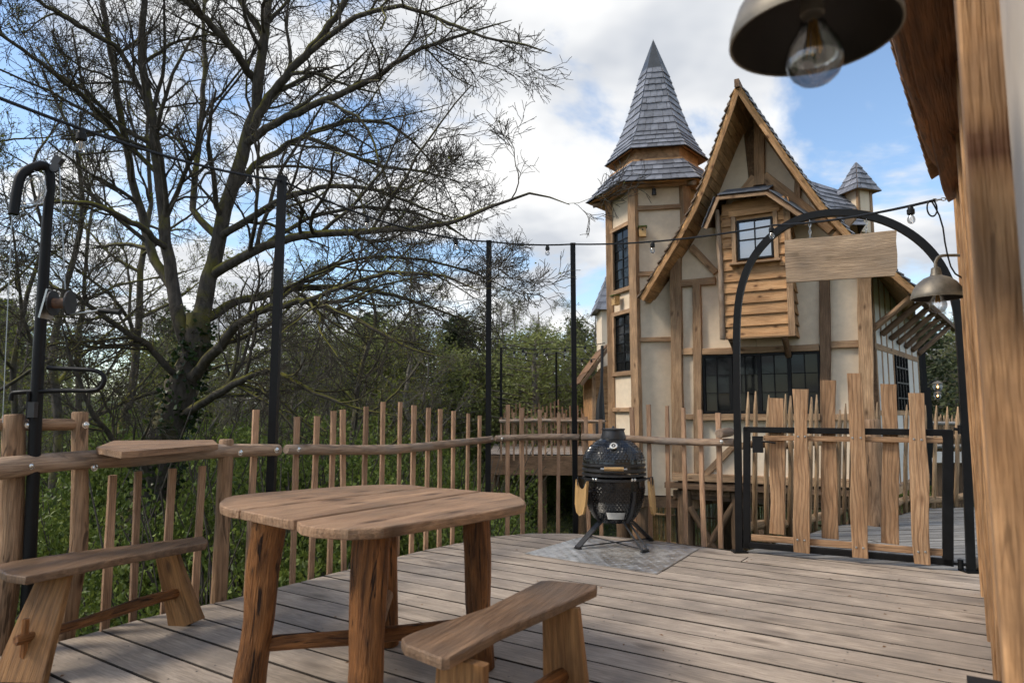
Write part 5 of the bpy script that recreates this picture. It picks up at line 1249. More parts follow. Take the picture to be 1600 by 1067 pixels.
# roofs: skirt and spire as rings (radius, height)
def ringz(py, r): return P(1025, py, TC.y - r * .866).z
sk = [(1.36, ringz(280, 1.36)), (1.12, ringz(264, 1.12)), (.90, ringz(250, .90))]
spi = [(.985, ringz(229, .985)), (.86, ringz(217, .86)), (.74, ringz(203, .74)), (.61, ringz(182, .61)), (.50, ringz(160, .50)), (.37, ringz(131, .37)), (.245, ringz(104, .245))]
apx = P(1026, 62, 13.0).z
def hex_shell(name, rings, mt, under=None):
    mb = MB()
    for r, z in rings:
        for k in range(6): mb.v.append(hexpt(k, r, z))
    for i in range(len(rings) - 1):
        for k in range(6): mb.f.append((i * 6 + k, i * 6 + (k + 1) % 6, (i + 1) * 6 + (k + 1) % 6, (i + 1) * 6 + k))
    return mb.obj(name, mt, tow)
rows_of = {}
for nm, rings, rws in (('skirt_roof', sk, [2, 2]), ('spire_roof', spi, [2, 2, 2, 2, 3, 3])):
    rf = hex_shell(nm, rings, 'slate_cap')
    for k in (5, 0, 1):
        for i in range(len(rings) - 1):
            a, b = rings[i], rings[i + 1]
            slate_face(hexpt(k, *a), hexpt(k + 1, *a), hexpt(k + 1, *b), hexpt(k, *b), rws[i], .155, rf)
    keep = len(KIDS[rf])
    bk = MB()
    for k in (2, 3, 4):     # the far side: joined courses
        for i in range(len(rings) - 1):
            a, b = rings[i], rings[i + 1]
            for j in range(rws[i]):
                f0, f1 = j / rws[i], (j + 1) / rws[i]; ra = a[0] * (1 - f0) + b[0] * f0 + .02, a[1] * (1 - f0) + b[1] * f0; rb = a[0] * (1 - f1) + b[0] * f1 + .004, a[1] * (1 - f1) + b[1] * f1
                bk.add([hexpt(k, *ra), hexpt(k + 1, *ra), hexpt(k + 1, *rb), hexpt(k, *rb)], [(0, 1, 2, 3)])
    o = bk.obj('far_side_slates', 'slate', rf, fix=False); o['kind'] = 'stuff'
cr_ = [(.275, ringz(106, .26) - .01), (.245, ringz(103, .24) + .02)]
mb = MB(); 
for r, z in cr_:
    for k in range(6): mb.v.append(hexpt(k, r, z))
mb.v.append(Vector((TC.x, TC.y, apx)))
mb.f = [(k, (k + 1) % 6, 6 + (k + 1) % 6, 6 + k) for k in range(6)] + [(6 + k, 6 + (k + 1) % 6, 12) for k in range(6)]
mb.obj('spire_cap', 'slate_cap', tow)
# neck between the roofs, eave boards, rafters
neck = hex_shell('neck', [(.80, sk[2][1] - .02), (.80, spi[0][1] + .06)], 'timber')
hex_shell('spire_soffit', [(.80, spi[0][1] + .07), (.975, spi[0][1] - .012)], 'siding'); hex_shell('skirt_soffit', [(.90, sk[0][1] + .06), (1.34, sk[0][1] - .015)], 'soffit')
for k in range(6):
    beam('neck_rail', hexpt(k, .885, sk[2][1] + .01), hexpt(k + 1, .885, sk[2][1] + .01), .05, .05, 'siding', tow)
    beam('eave_beam', hexpt(k, 1.05, sk[0][1] - .0), hexpt(k + 1, 1.05, sk[0][1] - .0), .09, .08, 'timber', tow)
    log('rafter_tail', [hexpt(k, .9, sk[0][1] + .02), hexpt(k, 1.25, sk[0][1] - .06)], .05, 'rail_wood', tow, 8)
# nest boxes and floodlight hung on the tower
def nestbox(px, py, k, off, label):
    q = None; d = ray(px, py); fr = FT[k]; c = fr.hit(px, py, .09)
    o = thing('nest_box', label, 'nest box', c, 'nest boxes on the tower')
    W = Matrix((fr.u, Vector((0, 0, 1)), fr.n)).transposed().to_3x3()
    MB().box(c, (.125, .17, .11), W).obj('box', 'bamboo_board', o); MB().box(c + Vector((0, 0, .095)) + fr.n * .012, (.165, .02, .15), W).obj('roof', 'grass_blade', o)
    A_2 = basis(fr.n, (0, 0, 1)).to_4x4() @ Matrix(((0, 0, 1), (0, 1, 0), (-1, 0, 0))).to_4x4(); A_2.translation = c + fr.n * .0575 + Vector((0, 0, .035))
    MB().lathe([(.016, 0), (.0005, 0)], 12, A_2).obj('entrance_hole', 'dark_void', o)
nestbox(1004, 363, 0, 0, 'nest box on the tower front with a mossy green roof')
nestbox(962, 470, 5, 0, 'nest box between the two tall windows on the tower side')
fl = FT[0].hit(1022, 300, .12); fo = thing('flood_light', 'small grey spotlight under the tower eave', 'spotlight', fl)
MB().lathe([(.0005, .06), (.035, .06), (.04, .0), (.045, -.055), (.0005, -.055)], 14, Matrix.Translation(fl)).obj('housing', 'graphite', fo, True); rod('stem', [fl + Vector((0, 0, .05)), fl + Vector((0, .06, .13))], .016, 'galvanised', fo, 8)
# under the buildings: stilts, braces and a reed screen
for i, (s_, off) in enumerate(((.1, -.1), (1.0, -.1), (1.95, -.1), (2.9, -.1), (.5, -1.4), (1.7, -1.4), (2.8, -1.6))):
    p = F.w(s_, 0, off); log('stilt', [Vector((p.x, p.y, ground_z(p.x, p.y) - .2)), Vector((p.x, p.y, -.12))], .13, 'stilt_wood', cot, 10, .06)
for a, b in (((.15, -1.6), (.95, -.3)), ((1.9, -1.6), (1.1, -.3)), ((2.0, -1.5), (2.8, -.3)), ((.2, -.4), (1.0, -1.7))):
    log('under_brace', [F.w(a[0], a[1], -.05), F.w(b[0], b[1], -.05)], .06, 'stilt_wood', cot, 8, .05)
for k in (0, 1, 3, 5):
    q = hexpt(k, .75, 0); log('stilt', [Vector((q.x, q.y, ground_z(q.x, q.y) - .2)), Vector((q.x, q.y, -.3))], .13, 'stilt_wood', tow, 10, .05)
MB().prism([(hexpt(k, .92, 0).x, hexpt(k, .92, 0).y) for k in range(6)], -.45, -.27).obj('floor_slab', 'stilt_wood', tow)
mb = MB().prism([(-.1, .1), (S1 + .05, .1), (S1 + .05, 3.4), (-.1, 3.4)], -.28, -.14); W = Matrix((F.u, -F.n, Vector((0, 0, 1)))).transposed().to_4x4(); W.translation = F.o
put('floor_slab', me_from('floor_slab', mb.v, mb.f, 'stilt_wood'), W, cot)
reed = thing('reed_screen', 'upright reed matting screening the space under the cottage', 'reed screen', F.w(1.4, GZ, -1.9))
mb = MB()
rv = random.Random(5)
for i in range(520):
    s_ = -1.6 + i * .0115 + rv.uniform(-.004, .004); p = F.w(s_, 0, -2.0 + rv.uniform(-.015, .015)); mb.tube([Vector((p.x, p.y, -2.75)), Vector((p.x + rv.uniform(-.02, .02), p.y, -.32 + rv.uniform(-.06, .04)))], .006, 3, False)
o = mb.obj('reeds', 'reed', reed, fix=False); o['kind'] = 'stuff'
for z in (-.55, -.85, -1.4): rod('binding_pole', [F.w(-1.6, z, -1.96), F.w(4.4, z + .02, -1.96)], .018, 'stick_wood', reed, 6)
# ================================================================== WALKWAY FENCE BEHIND THE GATE
def stick(parent, foot, top, r, name='picket', mt='stick_wood', point=True):
    foot, top = Vector(foot), Vector(top); m_ = foot.lerp(top, .5) + Vector((R.uniform(-.02, .02), R.uniform(-.01, .01), 0)); L_ = (top - foot).length
    pts = [foot, m_, foot.lerp(top, .88), top]; rad = [r, r * .95, r * .85, r * .25 if point else r * .8]
    W = basis(top - foot, (0, 1, 0)).to_4x4(); W.translation = foot; Wi = W.inverted()
    mb = MB().tube([Wi @ p for p in pts], rad, 7); me = me_from(name, mb.v, mb.f, mt, True); return put(name, me, W, parent)
wf = thing('walkway_fence', 'fence of pointed split sticks along the walkway behind the gate', 'fence', WE[2])
FX = [(1168, 846, 612), (1182, 843, 611), (1201, 840, 617), (1213, 838, 622), (1227, 836, 615), (1236, 834, 618), (1267, 829, 620), (1277, 826, 616), (1312, 819, 640), (1322, 817, 630), (1333, 816, 640), (1372, 811, 628), (1388, 806, 634), (1418, 800, 632), (1426, 798, 640), (1447, 795, 633), (1462, 793, 633), (1480, 792, 635), (1496, 791, 635), (1522, 789, 600), (1530, 789, 604), (1538, 789, 612)]
fpts = []
for i, (x, yb, yt) in enumerate(FX):
    f_ = G(x, yb) + Vector((0, .06, -.14)); t_ = P(x + R.uniform(-2, 2), yt, f_.y); stick(wf, f_, t_, R.uniform(.022, .03)); fpts.append(f_)
for z, r in ((.10, .045), (.88, .035)):
    a = [Vector((p.x, p.y + .05, z + .03 * math.sin(i))) for i, p in enumerate(fpts)]
    log('rail_log', a[:8:2] + [a[9]], r, 'stick_wood', wf, 8, .1); log('rail_log', a[11::3] + [a[-1] + Vector((.3, 0, 0))], r, 'stick_wood', wf, 8, .1)
q = G(1367, 818); q2 = P(1362, 655, q.y); log('post', [q + Vector((.0, .0, -.2)), q.lerp(q2, .5) + Vector((.02, 0, 0)), q2], [.10, .095, .075], 'post_wood', wf, 12, .08)
# farther fence, lanterns and steel post to the right of the cottage
ff = thing('far_fence', 'distant stick fence with grey log rails seen through the gate', 'fence', P(1470, 700, 19))
for i in range(34):
    x = 1440 + i * 3.4; f_ = P(x, 712, 19 + .02 * i); t_ = P(x + R.uniform(-1, 1), 650 + R.uniform(-4, 5), 19 + .02 * i); stick(ff, f_, t_, .03)
for y, r in ((661, .05), (697, .06)): log('rail_log', [P(1436, y, 18.9), P(1560, y + 1, 18.9)], r, 'walk_wood', ff, 8, .05)
beam('deck_edge', P(1430, 714, 18.9), P(1570, 714, 18.9), .3, .06, 'white_panel', ff, up=(0, -1, 0))
for j in range(5): x = 1432 + j * 32; beam('stilt', P(x, 718, 19.2), Vector((P(x, 718, 19.2).x, 19.2, ground_z(8, 19))), .2, .2, 'stilt_wood', ff)
lp_ = thing('lantern_post', 'black post with two small lit globe lanterns beyond the cottage', 'lantern', P(1455, 700, 17))
LX = P(1456, 715, 17); MB().box((LX.x, LX.y, (LX.z + P(1456, 605, 17).z) / 2), (.10, .10, P(1456, 605, 17).z - LX.z)).obj('shaft', 'black_steel', lp_)
for x, y, s_ in ((1465, 604, 1.0), (1465, 618, .8)):
    c = P(x, y, 17); W = Matrix.Translation(c)
    rod('bracket', [c + Vector((0, 0, .13 * s_)), c + Vector((-.08, 0, .16 * s_)), Vector((LX.x, LX.y, c.z + .05))], .015, 'black_steel', lp_, 6)
    MB().lathe([(.0005, .15 * s_), (.05 * s_, .13 * s_), (.12 * s_, .08 * s_), (.12 * s_, .065 * s_)], 16, W).obj('hood', 'lamp_brass', lp_, True)
    MB().lathe([(.09 * s_, .07 * s_), (.11 * s_, .0), (.09 * s_, -.06 * s_), (.05 * s_, -.10 * s_), (.0005, -.115 * s_)], 16, W).obj('globe', 'clear_glass', lp_, True)
    MB().lathe([(.0005, .03 * s_), (.025 * s_, 0), (.0005, -.05 * s_)], 10, W).obj('flame_bulb', 'lit_lamp', lp_, True)
sp0 = P(1443, 700, 14.5); tp_ = P(1440, 543, 14.5)
o = thing('light_pole', 'black steel pole standing behind the right end of the cottage', 'pole', (sp0.x, sp0.y, 0), 'black steel light poles by the deck'); MB().box((tp_.x, tp_.y, (tp_.z - .3) / 2), (.09, .09, tp_.z + .3)).obj('shaft', 'black_steel', o); MB().box((tp_.x, tp_.y, tp_.z), (.1, .1, .01)).obj('end_cap', 'black_rubber', o)

# ================================================================== FAR PLATFORM, POLES, STRING LIGHTS, CABIN
fp = structure('far_platform', (1, 18, 0), 'boarded platform of the next tree house')
FPp = [G(770, 735), G(912, 742), G(960, 728), G(960, 702), G(770, 700)]
FPp = [(-.7, 20.6), (2.3, 20.3), (5.6, 21.2), (5.6, 27.6), (-.7, 27.6)]
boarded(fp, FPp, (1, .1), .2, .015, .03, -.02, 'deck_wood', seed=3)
beam('rim_joist', (-.7, 20.55, -.34), (2.3, 20.25, -.34), .06, .56, 'dark_timber', fp); beam('rim_joist', (2.33, 20.25, -.34), (5.2, 21.15, -.34), .06, .56, 'dark_timber', fp)
for x, y in ((-.5, 20.9), (.9, 20.8), (2.1, 20.7), (4.2, 21.6)): log('stilt', [(x, y, ground_z(x, y) - .2), (x, y, -.06)], .14, 'stilt_wood', fp, 8)
fr_ = thing('far_railing', 'distant picket railing around the far platform left of the tower', 'railing', (1, 21, 0))
for i, x in enumerate(np.linspace(788, 946, 27)):
    Y = 25.6; y_t = 636 + 5 * math.sin(i * 1.3) + R.uniform(-3, 3) - (6 if 845 < x < 880 else 0); f_ = P(x, 712, Y); f_.z = -.05; t_ = P(x, y_t, Y); beam('picket', f_, Vector((f_.x, f_.y, t_.z)), .055, .03, 'picket_wood', fr_, up=(0, -1, 0))
for i, x in enumerate(np.linspace(783, 912, 14)):
    Y = 20.42; f_ = P(x, 735, Y); f_.z = -.2
    beam('picket', f_, Vector((f_.x, f_.y, P(x, 648 + R.uniform(-4, 4), Y).z)), .055, .03, 'picket_wood', fr_, up=(0, -1, 0))
for Y, y0 in ((25.5, 655), (20.36, 658)): log('rail_log', [P(780, y0, Y), P(850, y0 - 1, Y), P(945, y0 + 1, Y)], .055 if Y > 21 else .05, 'rail_wood', fr_, 8, .06)
FT1, FT2 = P(783, 543, 20.9), P(869, 550, 25.8)
for t_, lab in ((FT1, 'thin distant black pole at the left corner of the far platform'), (FT2, 'thin distant black pole behind the far picket railing')):
    o = thing('light_pole', lab, 'pole', (t_.x, t_.y, 0), 'black steel light poles by the deck'); MB().box((t_.x, t_.y, (t_.z - .3) / 2), (.075, .075, t_.z + .3)).obj('shaft', 'black_steel', o); MB().box((t_.x, t_.y, t_.z), (.08, .08, .01)).obj('end_cap', 'black_rubber', o)
fs2 = thing('string_lights', 'small distant festoon string strung above the far platform', 'string lights', FT1)
FT3 = P(945, 536, 22.3)
for a, b in ((FT1, FT2), (FT1, FT3), (FT2, P(940, 560, 22.2))):
    c = sag(a, b, .12, 10); rod('cable', c, .014, 'black_rubber', fs2, 5)
    for i in (2, 4, 6, 8): bulb(c[i], fs2, 1.7)
hs = thing('far_cabin', 'small shingled cabin gable peeking out behind the tower', 'cabin', P(930, 660, 22.6))
HY2 = 22.6
def hq(x, y, dy=0): return P(x, y, HY2 + dy)
w0, w1 = hq(926, 600), hq(960, 600); zlo = 0.0; ztp = hq(945, 552).z
MB().add([Vector((w0.x, HY2, 0)), Vector((w1.x + 1, HY2, 0)), Vector((w1.x + 1, HY2, ztp)), Vector((w0.x + .25, HY2, hq(930, 575).z)), Vector((w0.x, HY2, hq(926, 590).z)), Vector((w0.x, HY2 + 3, 0)), Vector((w0.x, HY2 + 3, hq(926, 590).z))], [(0, 1, 2, 3, 4), (0, 4, 6, 5)]).obj('wall', 'siding', hs)
for i in range(12):
    z = i * .15; x0 = w0.x + (.0 if z < 1.9 else .2); beam('siding_board', Vector((w0.x + .09, HY2 - .03, z + .1)), Vector((w1.x + .8, HY2 - .03, z + .1)), .16, .03, 'siding', hs, up=(0, -1, .12))
beam('corner_board', Vector((w0.x + .03, HY2 - .05, 0)), Vector((w0.x + .03, HY2 - .05, hq(926, 588).z)), .12, .05, 'timber', hs, up=(0, -1, 0))
ra, rb = hq(906, 598, -.5), hq(950, 538, -.5)
for k in range(7):
    a = ra.lerp(rb, k / 7 - .02); b = ra.lerp(rb, (k + 1.15) / 7); beam('roof_course', a + Vector((0, 1.6, .03 * 0)), b + Vector((0, 1.6, 0)), 3.4, .04, 'shingle_wood', hs, up=Vector((-.7, 0, .75)))
beam('rake_board', ra + Vector((.04, -.1, -.08)), rb + Vector((.04, -.1, -.08)), .10, .05, 'dark_timber', hs, up=(0, -1, 0))
tc2 = P(968, 488, 26.2); zb2 = tc2.z; ap2 = Vector((tc2.x, tc2.y, P(968, 385, 26.2).z)); c4 = [Vector((tc2.x + sx * 1.02, tc2.y + sy * 1.02, zb2)) for sx, sy in ((-1, -1), (1, -1), (1, 1), (-1, 1))]
MB().box((tc2.x, tc2.y, zb2 / 2), (1.6, 1.6, zb2)).obj('tall_wall', 'plaster', hs)
wing2 = MB().add(c4 + [ap2], [(0, 1, 4), (1, 2, 4), (2, 3, 4), (3, 0, 4), (3, 2, 1, 0)]).obj('tall_roof', 'slate_cap', hs)
for k in (0, 3): slate_face(c4[k], c4[(k + 1) % 4], ap2.lerp(c4[(k + 1) % 4], .04), ap2.lerp(c4[k], .04), 9, .35, wing2)
fl_ = thing('stove_flue', 'black tapered stove flue in front of the far cabin', 'flue', P(936, 680, 22.0)); rod('pipe', [P(938, 690, 22.0), P(938, 655, 22.0), P(938, 630, 22.0), P(940, 600, 22.0), P(941, 540, 22.0)], [.16, .16, .13, .05, .05], 'flue_black', fl_, 8)
MB().lathe([(.0005, .12), (.1, .1), (.2, .0), (.0005, 0)], 12, Matrix.Translation(P(938, 658, 22.0))).obj('hood', 'flue_black', fl_)

# ================================================================== TREES
NR = np.random.default_rng(7)
def nrm(a): return a / np.maximum(1e-9, np.linalg.norm(a, axis=-1, keepdims=True))
def resample(pts, rad, K):
    pts = np.array([tuple(p) for p in pts], float); d = np.r_[0, np.cumsum(np.linalg.norm(np.diff(pts, axis=0), axis=1))]; t = np.linspace(0, d[-1], K)
    return np.stack([np.interp(t, d, pts[:, i]) for i in range(3)], 1), np.interp(t, d, np.array(rad, float))
def spawn(pts, rad, n_per, lf, ang, wig, up, K, tmin=.15, rf=.55, lmin=.05, bend=0.0, tex=1.0):
    """pts (N,K0,3) -> children (N*n,K,3)"""
    N_, K0, _ = pts.shape; Lp = np.linalg.norm(np.diff(pts, axis=1), axis=2).sum(1)
    t = NR.uniform(tmin, 1, (N_, n_per)) ** tex; idx = t * (K0 - 1); i0 = np.minimum(idx.astype(int), K0 - 2); f = (idx - i0)[..., None]
    r_ = np.arange(N_)[:, None]; o = pts[r_, i0] * (1 - f) + pts[r_, i0 + 1] * f; tan = nrm(pts[r_, i0 + 1] - pts[r_, i0]); rr = rad[r_, i0] * (1 - f[..., 0]) + rad[r_, i0 + 1] * f[..., 0]
    rv = NR.normal(size=o.shape); perp = nrm(rv - (rv * tan).sum(-1, keepdims=True) * tan)
    a = NR.uniform(ang[0], ang[1], t.shape)[..., None]; d = nrm(tan * np.cos(a) + perp * np.sin(a))
    L = np.maximum(lmin, Lp[:, None] * lf * (1.15 - .75 * t) * NR.uniform(.5, 1.3, t.shape))
    o, d, L, rr = o.reshape(-1, 3), d.reshape(-1, 3), L.ravel(), rr.ravel()
    P_ = [o]; cur = o.copy()
    for k in range(K - 1):
        d = nrm(d + NR.normal(size=d.shape) * wig + np.array([0, 0, up])); cur = cur + d * (L / (K - 1))[:, None]; P_.append(cur.copy())
    q = np.stack(P_, 1); r0 = np.minimum(rr * rf, L * .02 + .004); r = r0[:, None] * np.linspace(1, .35, K)[None]
    return q, r
def tubes(pts, rad, S):
    N_, K, _ = pts.shape; tan = np.empty_like(pts); tan[:, 1:-1] = pts[:, 2:] - pts[:, :-2]; tan[:, 0] = pts[:, 1] - pts[:, 0]; tan[:, -1] = pts[:, -1] - pts[:, -2]; tan = nrm(tan)
    ref = np.where(np.abs(tan[:, :1, 2:3]) < .8, np.array([0, 0, 1.]), np.array([1., 0, 0])); a = nrm(np.cross(tan, ref)); b = np.cross(a, tan)
    w = np.arange(S) * 2 * np.pi / S; v = pts[:, :, None] + rad[:, :, None, None] * (a[:, :, None] * np.cos(w)[None, None, :, None] + b[:, :, None] * np.sin(w)[None, None, :, None])
    base = (np.arange(N_) * K * S)[:, None, None]; k = np.arange(K - 1)[None, :, None] * S; s_ = np.arange(S)[None, None]; s2 = (s_ + 1) % S
    f = np.stack([base + k + s_, base + k + s2, base + k + S + s2, base + k + S + s_], -1).reshape(-1, 4)
    return v.reshape(-1, 3), f
def merge(parts):
    v = []; f = []; n = 0
    for a, b in parts: v.append(a); f.append(b + n); n += len(a)
    return np.concatenate(v), np.concatenate(f)
def leaves_at(c, size, rng, droop=0.0, aspect=.55):
    """leaf = folded diamond: two triangles, one island"""
    n = len(c); d = nrm(rng.normal(size=(n, 3)) + np.array([0, 0, droop])); rv = rng.normal(size=(n, 3)); s_ = nrm(np.cross(d, rv)); up = np.cross(s_, d)
    L = size * rng.uniform(.6, 1.35, (n, 1)); W_ = L * aspect
    v = np.stack([c, c + d * L * .5 + s_ * W_ * .5 + up * L * .08, c + d * L, c + d * L * .5 - s_ * W_ * .5 + up * L * .08], 1).reshape(-1, 3)
    i = np.arange(n)[:, None] * 4; f = np.concatenate([i + np.array([[0, 1, 2]]), i + np.array([[0, 2, 3]])], 0)
    return v, f
def tree_obj(name, label, base, limbs, group=None, cat='tree', bark_m='oak_bark', twig_m='twig_bark', levels=None, buds=0, bud_size=.03, sides=(10, 5, 3), lod=1.0, trunk_n=1):
    """limbs: list of (points, radii) in world space; the first trunk_n are trunk"""
    o = thing(name, label, cat, base, group); b = np.array(base, float)
    pr = []
    Kt = 22
    for i, (p, r) in enumerate(limbs):
        q, rr = resample(p, r, Kt); q = q.copy(); wob = NR.normal(size=(Kt, 3)) * (rr[:, None] * .22); wob[0] = 0; q += wob
        v, f = tubes(q[None], rr[None], sides[0])
        put('trunk' if i < trunk_n else 'limb', me_np('limb', v - b, f, bark_m, True), WM[o].copy(), o); pr.append((q, rr))
    P0 = np.stack([q for q, r in pr]); R0 = np.stack([r for q, r in pr])
    cur, cr_ = (P0[trunk_n:], R0[trunk_n:]) if len(pr) > trunk_n else (P0, R0)
    mid = []; tw = []; ends = []
    for li, (n_per, lf, ang, wig, up, K, tmin, lmin) in enumerate(levels):
        cur, cr_ = spawn(cur, cr_, n_per, lf, ang, wig, up, K, tmin, lmin=lmin); (mid if li < 1 else tw).append(tubes(cur, np.maximum(cr_, .0032), sides[1] if li < 2 else sides[2]))
        if li >= len(levels) - 2: ends.append(cur[:, -2:].reshape(-1, 3))
    v, f = merge(mid); put('branches', me_np('branches', v - b, f, bark_m, True), WM[o].copy(), o)['kind'] = 'stuff'
    v, f = merge(tw); k_ = put('twigs', me_np('twigs', v - b, f, twig_m, True), WM[o].copy(), o); k_['kind'] = 'stuff'
    if buds:
        e = np.concatenate(ends); e = e[NR.integers(0, len(e), buds)] + NR.normal(size=(buds, 3)) * .02
        v, f = leaves_at(e, bud_size, NR); k_ = put('young_leaves', me_np('young_leaves', v - b, f, 'bud_leaf'), WM[o].copy(), o); k_['kind'] = 'stuff'
    return o
OY = 9.0
def PL(lst):  # (px, py, Y)
    return [P(*t) for t in lst]
base = P(218, 1112, OY); base.z = ground_z(base.x, base.y) - .1
oak = [([base] + PL([(222, 950, OY), (224, 820, OY), (244, 735, OY), (275, 650, OY), (300, 560, OY), (315, 490, OY)]), [.33, .28, .25, .24, .22, .18, .145]),
 (PL([(315, 495, OY), (335, 400, OY), (352, 330, OY), (375, 250, OY), (398, 185, OY), (404, 120, OY - .2), (414, 60, OY - .3), (420, 0, OY - .3), (430, -90, OY - .4)]), [.20, .165, .16, .15, .13, .11, .095, .085, .06]),
 (PL([(390, 205, OY), (430, 140, OY - .2), (480, 85, OY - .4), (530, 22, OY - .6), (570, -60, OY - .8)]), [.11, .10, .085, .07, .05]),
 (PL([(402, 135, OY), (370, 80, OY - .5), (330, 40, OY - .8), (288, 0, OY - 1.1), (240, -60, OY - 1.4)]), [.10, .085, .075, .065, .045]),
 (PL([(384, 225, OY), (440, 188, OY - .3), (520, 152, OY - .6), (580, 125, OY - .8), (606, 108, OY - 1), (648, 80, OY - 1.1), (690, 66, OY - 1.2), (745, 47, OY - 1.3), (800, 32, OY - 1.4)]), [.10, .085, .075, .065, .055, .045, .035, .025, .01]),
 (PL([(480, 85, OY - .4), (541, 35, OY - .7), (580, 18, OY - .9), (628, 9, OY - 1.1), (670, 24, OY - 1.2), (715, 42, OY - 1.3), (760, 60, OY - 1.4), (820, 70, OY - 1.5), (862, 84, OY - 1.6)]), [.07, .06, .052, .045, .038, .032, .026, .018, .008]),
 (PL([(362, 300, OY), (400, 258, OY + .3), (475, 212, OY + .5), (550, 187, OY + .6), (610, 193, OY + .7), (646, 222, OY + .8), (682, 262, OY + .9), (700, 300, OY + 1)]), [.09, .08, .065, .052, .04, .03, .02, .01]),
 (PL([(345, 370, OY), (400, 335, OY - .3), (450, 305, OY - .6), (520, 290, OY - .8), (590, 296, OY - 1), (660, 325, OY - 1.1), (720, 345, OY - 1.2)]), [.09, .08, .065, .05, .038, .025, .01]),
 (PL([(330, 430, OY), (400, 388, OY - .3), (470, 368, OY - .7), (560, 362, OY - 1), (640, 358, OY - 1.2), (720, 345, OY - 1.4), (780, 318, OY - 1.5), (835, 300, OY - 1.6), (890, 320, OY - 1.7)]), [.13, .10, .085, .07, .055, .042, .03, .02, .008]),
 (PL([(318, 500, OY), (370, 470, OY + .4), (450, 452, OY + .8), (540, 448, OY + 1.1), (620, 462, OY + 1.4), (700, 490, OY + 1.6), (780, 520, OY + 1.8)]), [.12, .10, .085, .065, .05, .03, .01]),
 (PL([(300, 590, OY - .1), (340, 545, OY - .5), (372, 505, OY - .8), (420, 480, OY - 1), (480, 470, OY - 1.2), (560, 500, OY - 1.4), (640, 545, OY - 1.6), (700, 560, OY - 1.7)]), [.13, .11, .095, .075, .06, .045, .025, .01]),
 (PL([(285, 650, OY), (345, 612, OY - .6), (400, 582, OY - .9), (440, 585, OY - 1.1), (488, 612, OY - 1.3), (554, 637, OY - 1.5), (620, 650, OY - 1.6)]), [.10, .085, .07, .055, .04, .026, .01]),
 (PL([(300, 555, OY), (268, 450, OY), (255, 320, OY), (236, 180, OY - .2), (222, 90, OY - .3), (225, 0, OY - .4), (222, -90, OY - .5)]), [.17, .14, .12, .10, .085, .07, .05]),
 (PL([(275, 470, OY), (235, 390, OY + .3), (210, 300, OY + .3), (192, 195, OY + .2), (171, 75, OY + .1), (158, -10, OY), (150, -80, OY)]), [.12, .105, .09, .08, .065, .055, .04]),
 (PL([(200, 230, OY + .2), (160, 180, OY - .3), (120, 144, OY - .7), (45, 84, OY - 1.2), (-20, 40, OY - 1.6)]), [.06, .055, .05, .04, .03]),
 (PL([(232, 165, OY), (186, 75, OY - .4), (120, 39, OY - .9), (66, 6, OY - 1.3), (20, -40, OY - 1.6)]), [.065, .055, .048, .04, .03]),
 (PL([(262, 390, OY), (215, 350, OY - .5), (150, 320, OY - .9), (90, 315, OY - 1.2), (20, 330, OY - 1.4)]), [.075, .065, .05, .036, .015]),
 (PL([(290, 600, OY), (230, 540, OY - .5), (170, 500, OY - .9), (110, 455, OY - 1.3), (50, 445, OY - 1.6)]), [.085, .07, .055, .035, .012]),
 (PL([(240, 745, OY - .1), (180, 690, OY - .6), (140, 640, OY - 1.0), (110, 560, OY - 1.3), (95, 500, OY - 1.5)]), [.075, .06, .045, .03, .012]),
 (PL([(300, 330, OY + .5), (310, 220, OY + .8), (320, 120, OY + 1), (318, 20, OY + 1.1), (325, -60, OY + 1.2)]), [.08, .07, .06, .05, .035]),
]
oak += [
 (PL([(420, 378, OY - .4), (480, 340, OY), (560, 322, OY + .3), (640, 330, OY + .6), (700, 352, OY + .8), (760, 395, OY + 1)]), [.05, .045, .04, .034, .028, .022]),
 (PL([(430, 470, OY + .6), (500, 420, OY + 1), (580, 400, OY + 1.3), (660, 405, OY + 1.6), (740, 425, OY + 1.8), (800, 455, OY + 2)]), [.055, .05, .042, .035, .028, .022]),
 (PL([(470, 475, OY - 1.2), (540, 445, OY - 1.5), (610, 425, OY - 1.8), (690, 430, OY - 2.0), (750, 455, OY - 2.2)]), [.05, .042, .035, .028, .022]),
 (PL([(475, 212, OY + .5), (540, 240, OY + .2), (600, 262, OY), (660, 268, OY - .2), (720, 285, OY - .3)]), [.05, .042, .035, .028, .022]),
]
k_oak = len(oak) - 5
oak[k_oak] = (PL([(343, 375, OY)] ) + oak[k_oak][0][0:], [.10] + oak[k_oak][1])
oak = [oak[0]] + [(p_, [max(.013, r_ * .58) for r_ in rl_[:-1]] + [.0045 if rl_[-1] < .03 else rl_[-1] * .58]) for p_, rl_ in oak[1:]]
tree_obj('oak_tree', 'big gnarled bare oak spreading mossy limbs over the left half', base, oak, levels=[(10, .44, (.45, 1.05), .16, .02, 9, .12, .6), (7, .56, (.4, 1.0), .18, .015, 7, .10, .35), (5, .62, (.4, 1.0), .20, .015, 6, .10, .22), (2, .7, (.35, .9), .20, 0.02, 4, .15, .12)], buds=1500, bud_size=.035)
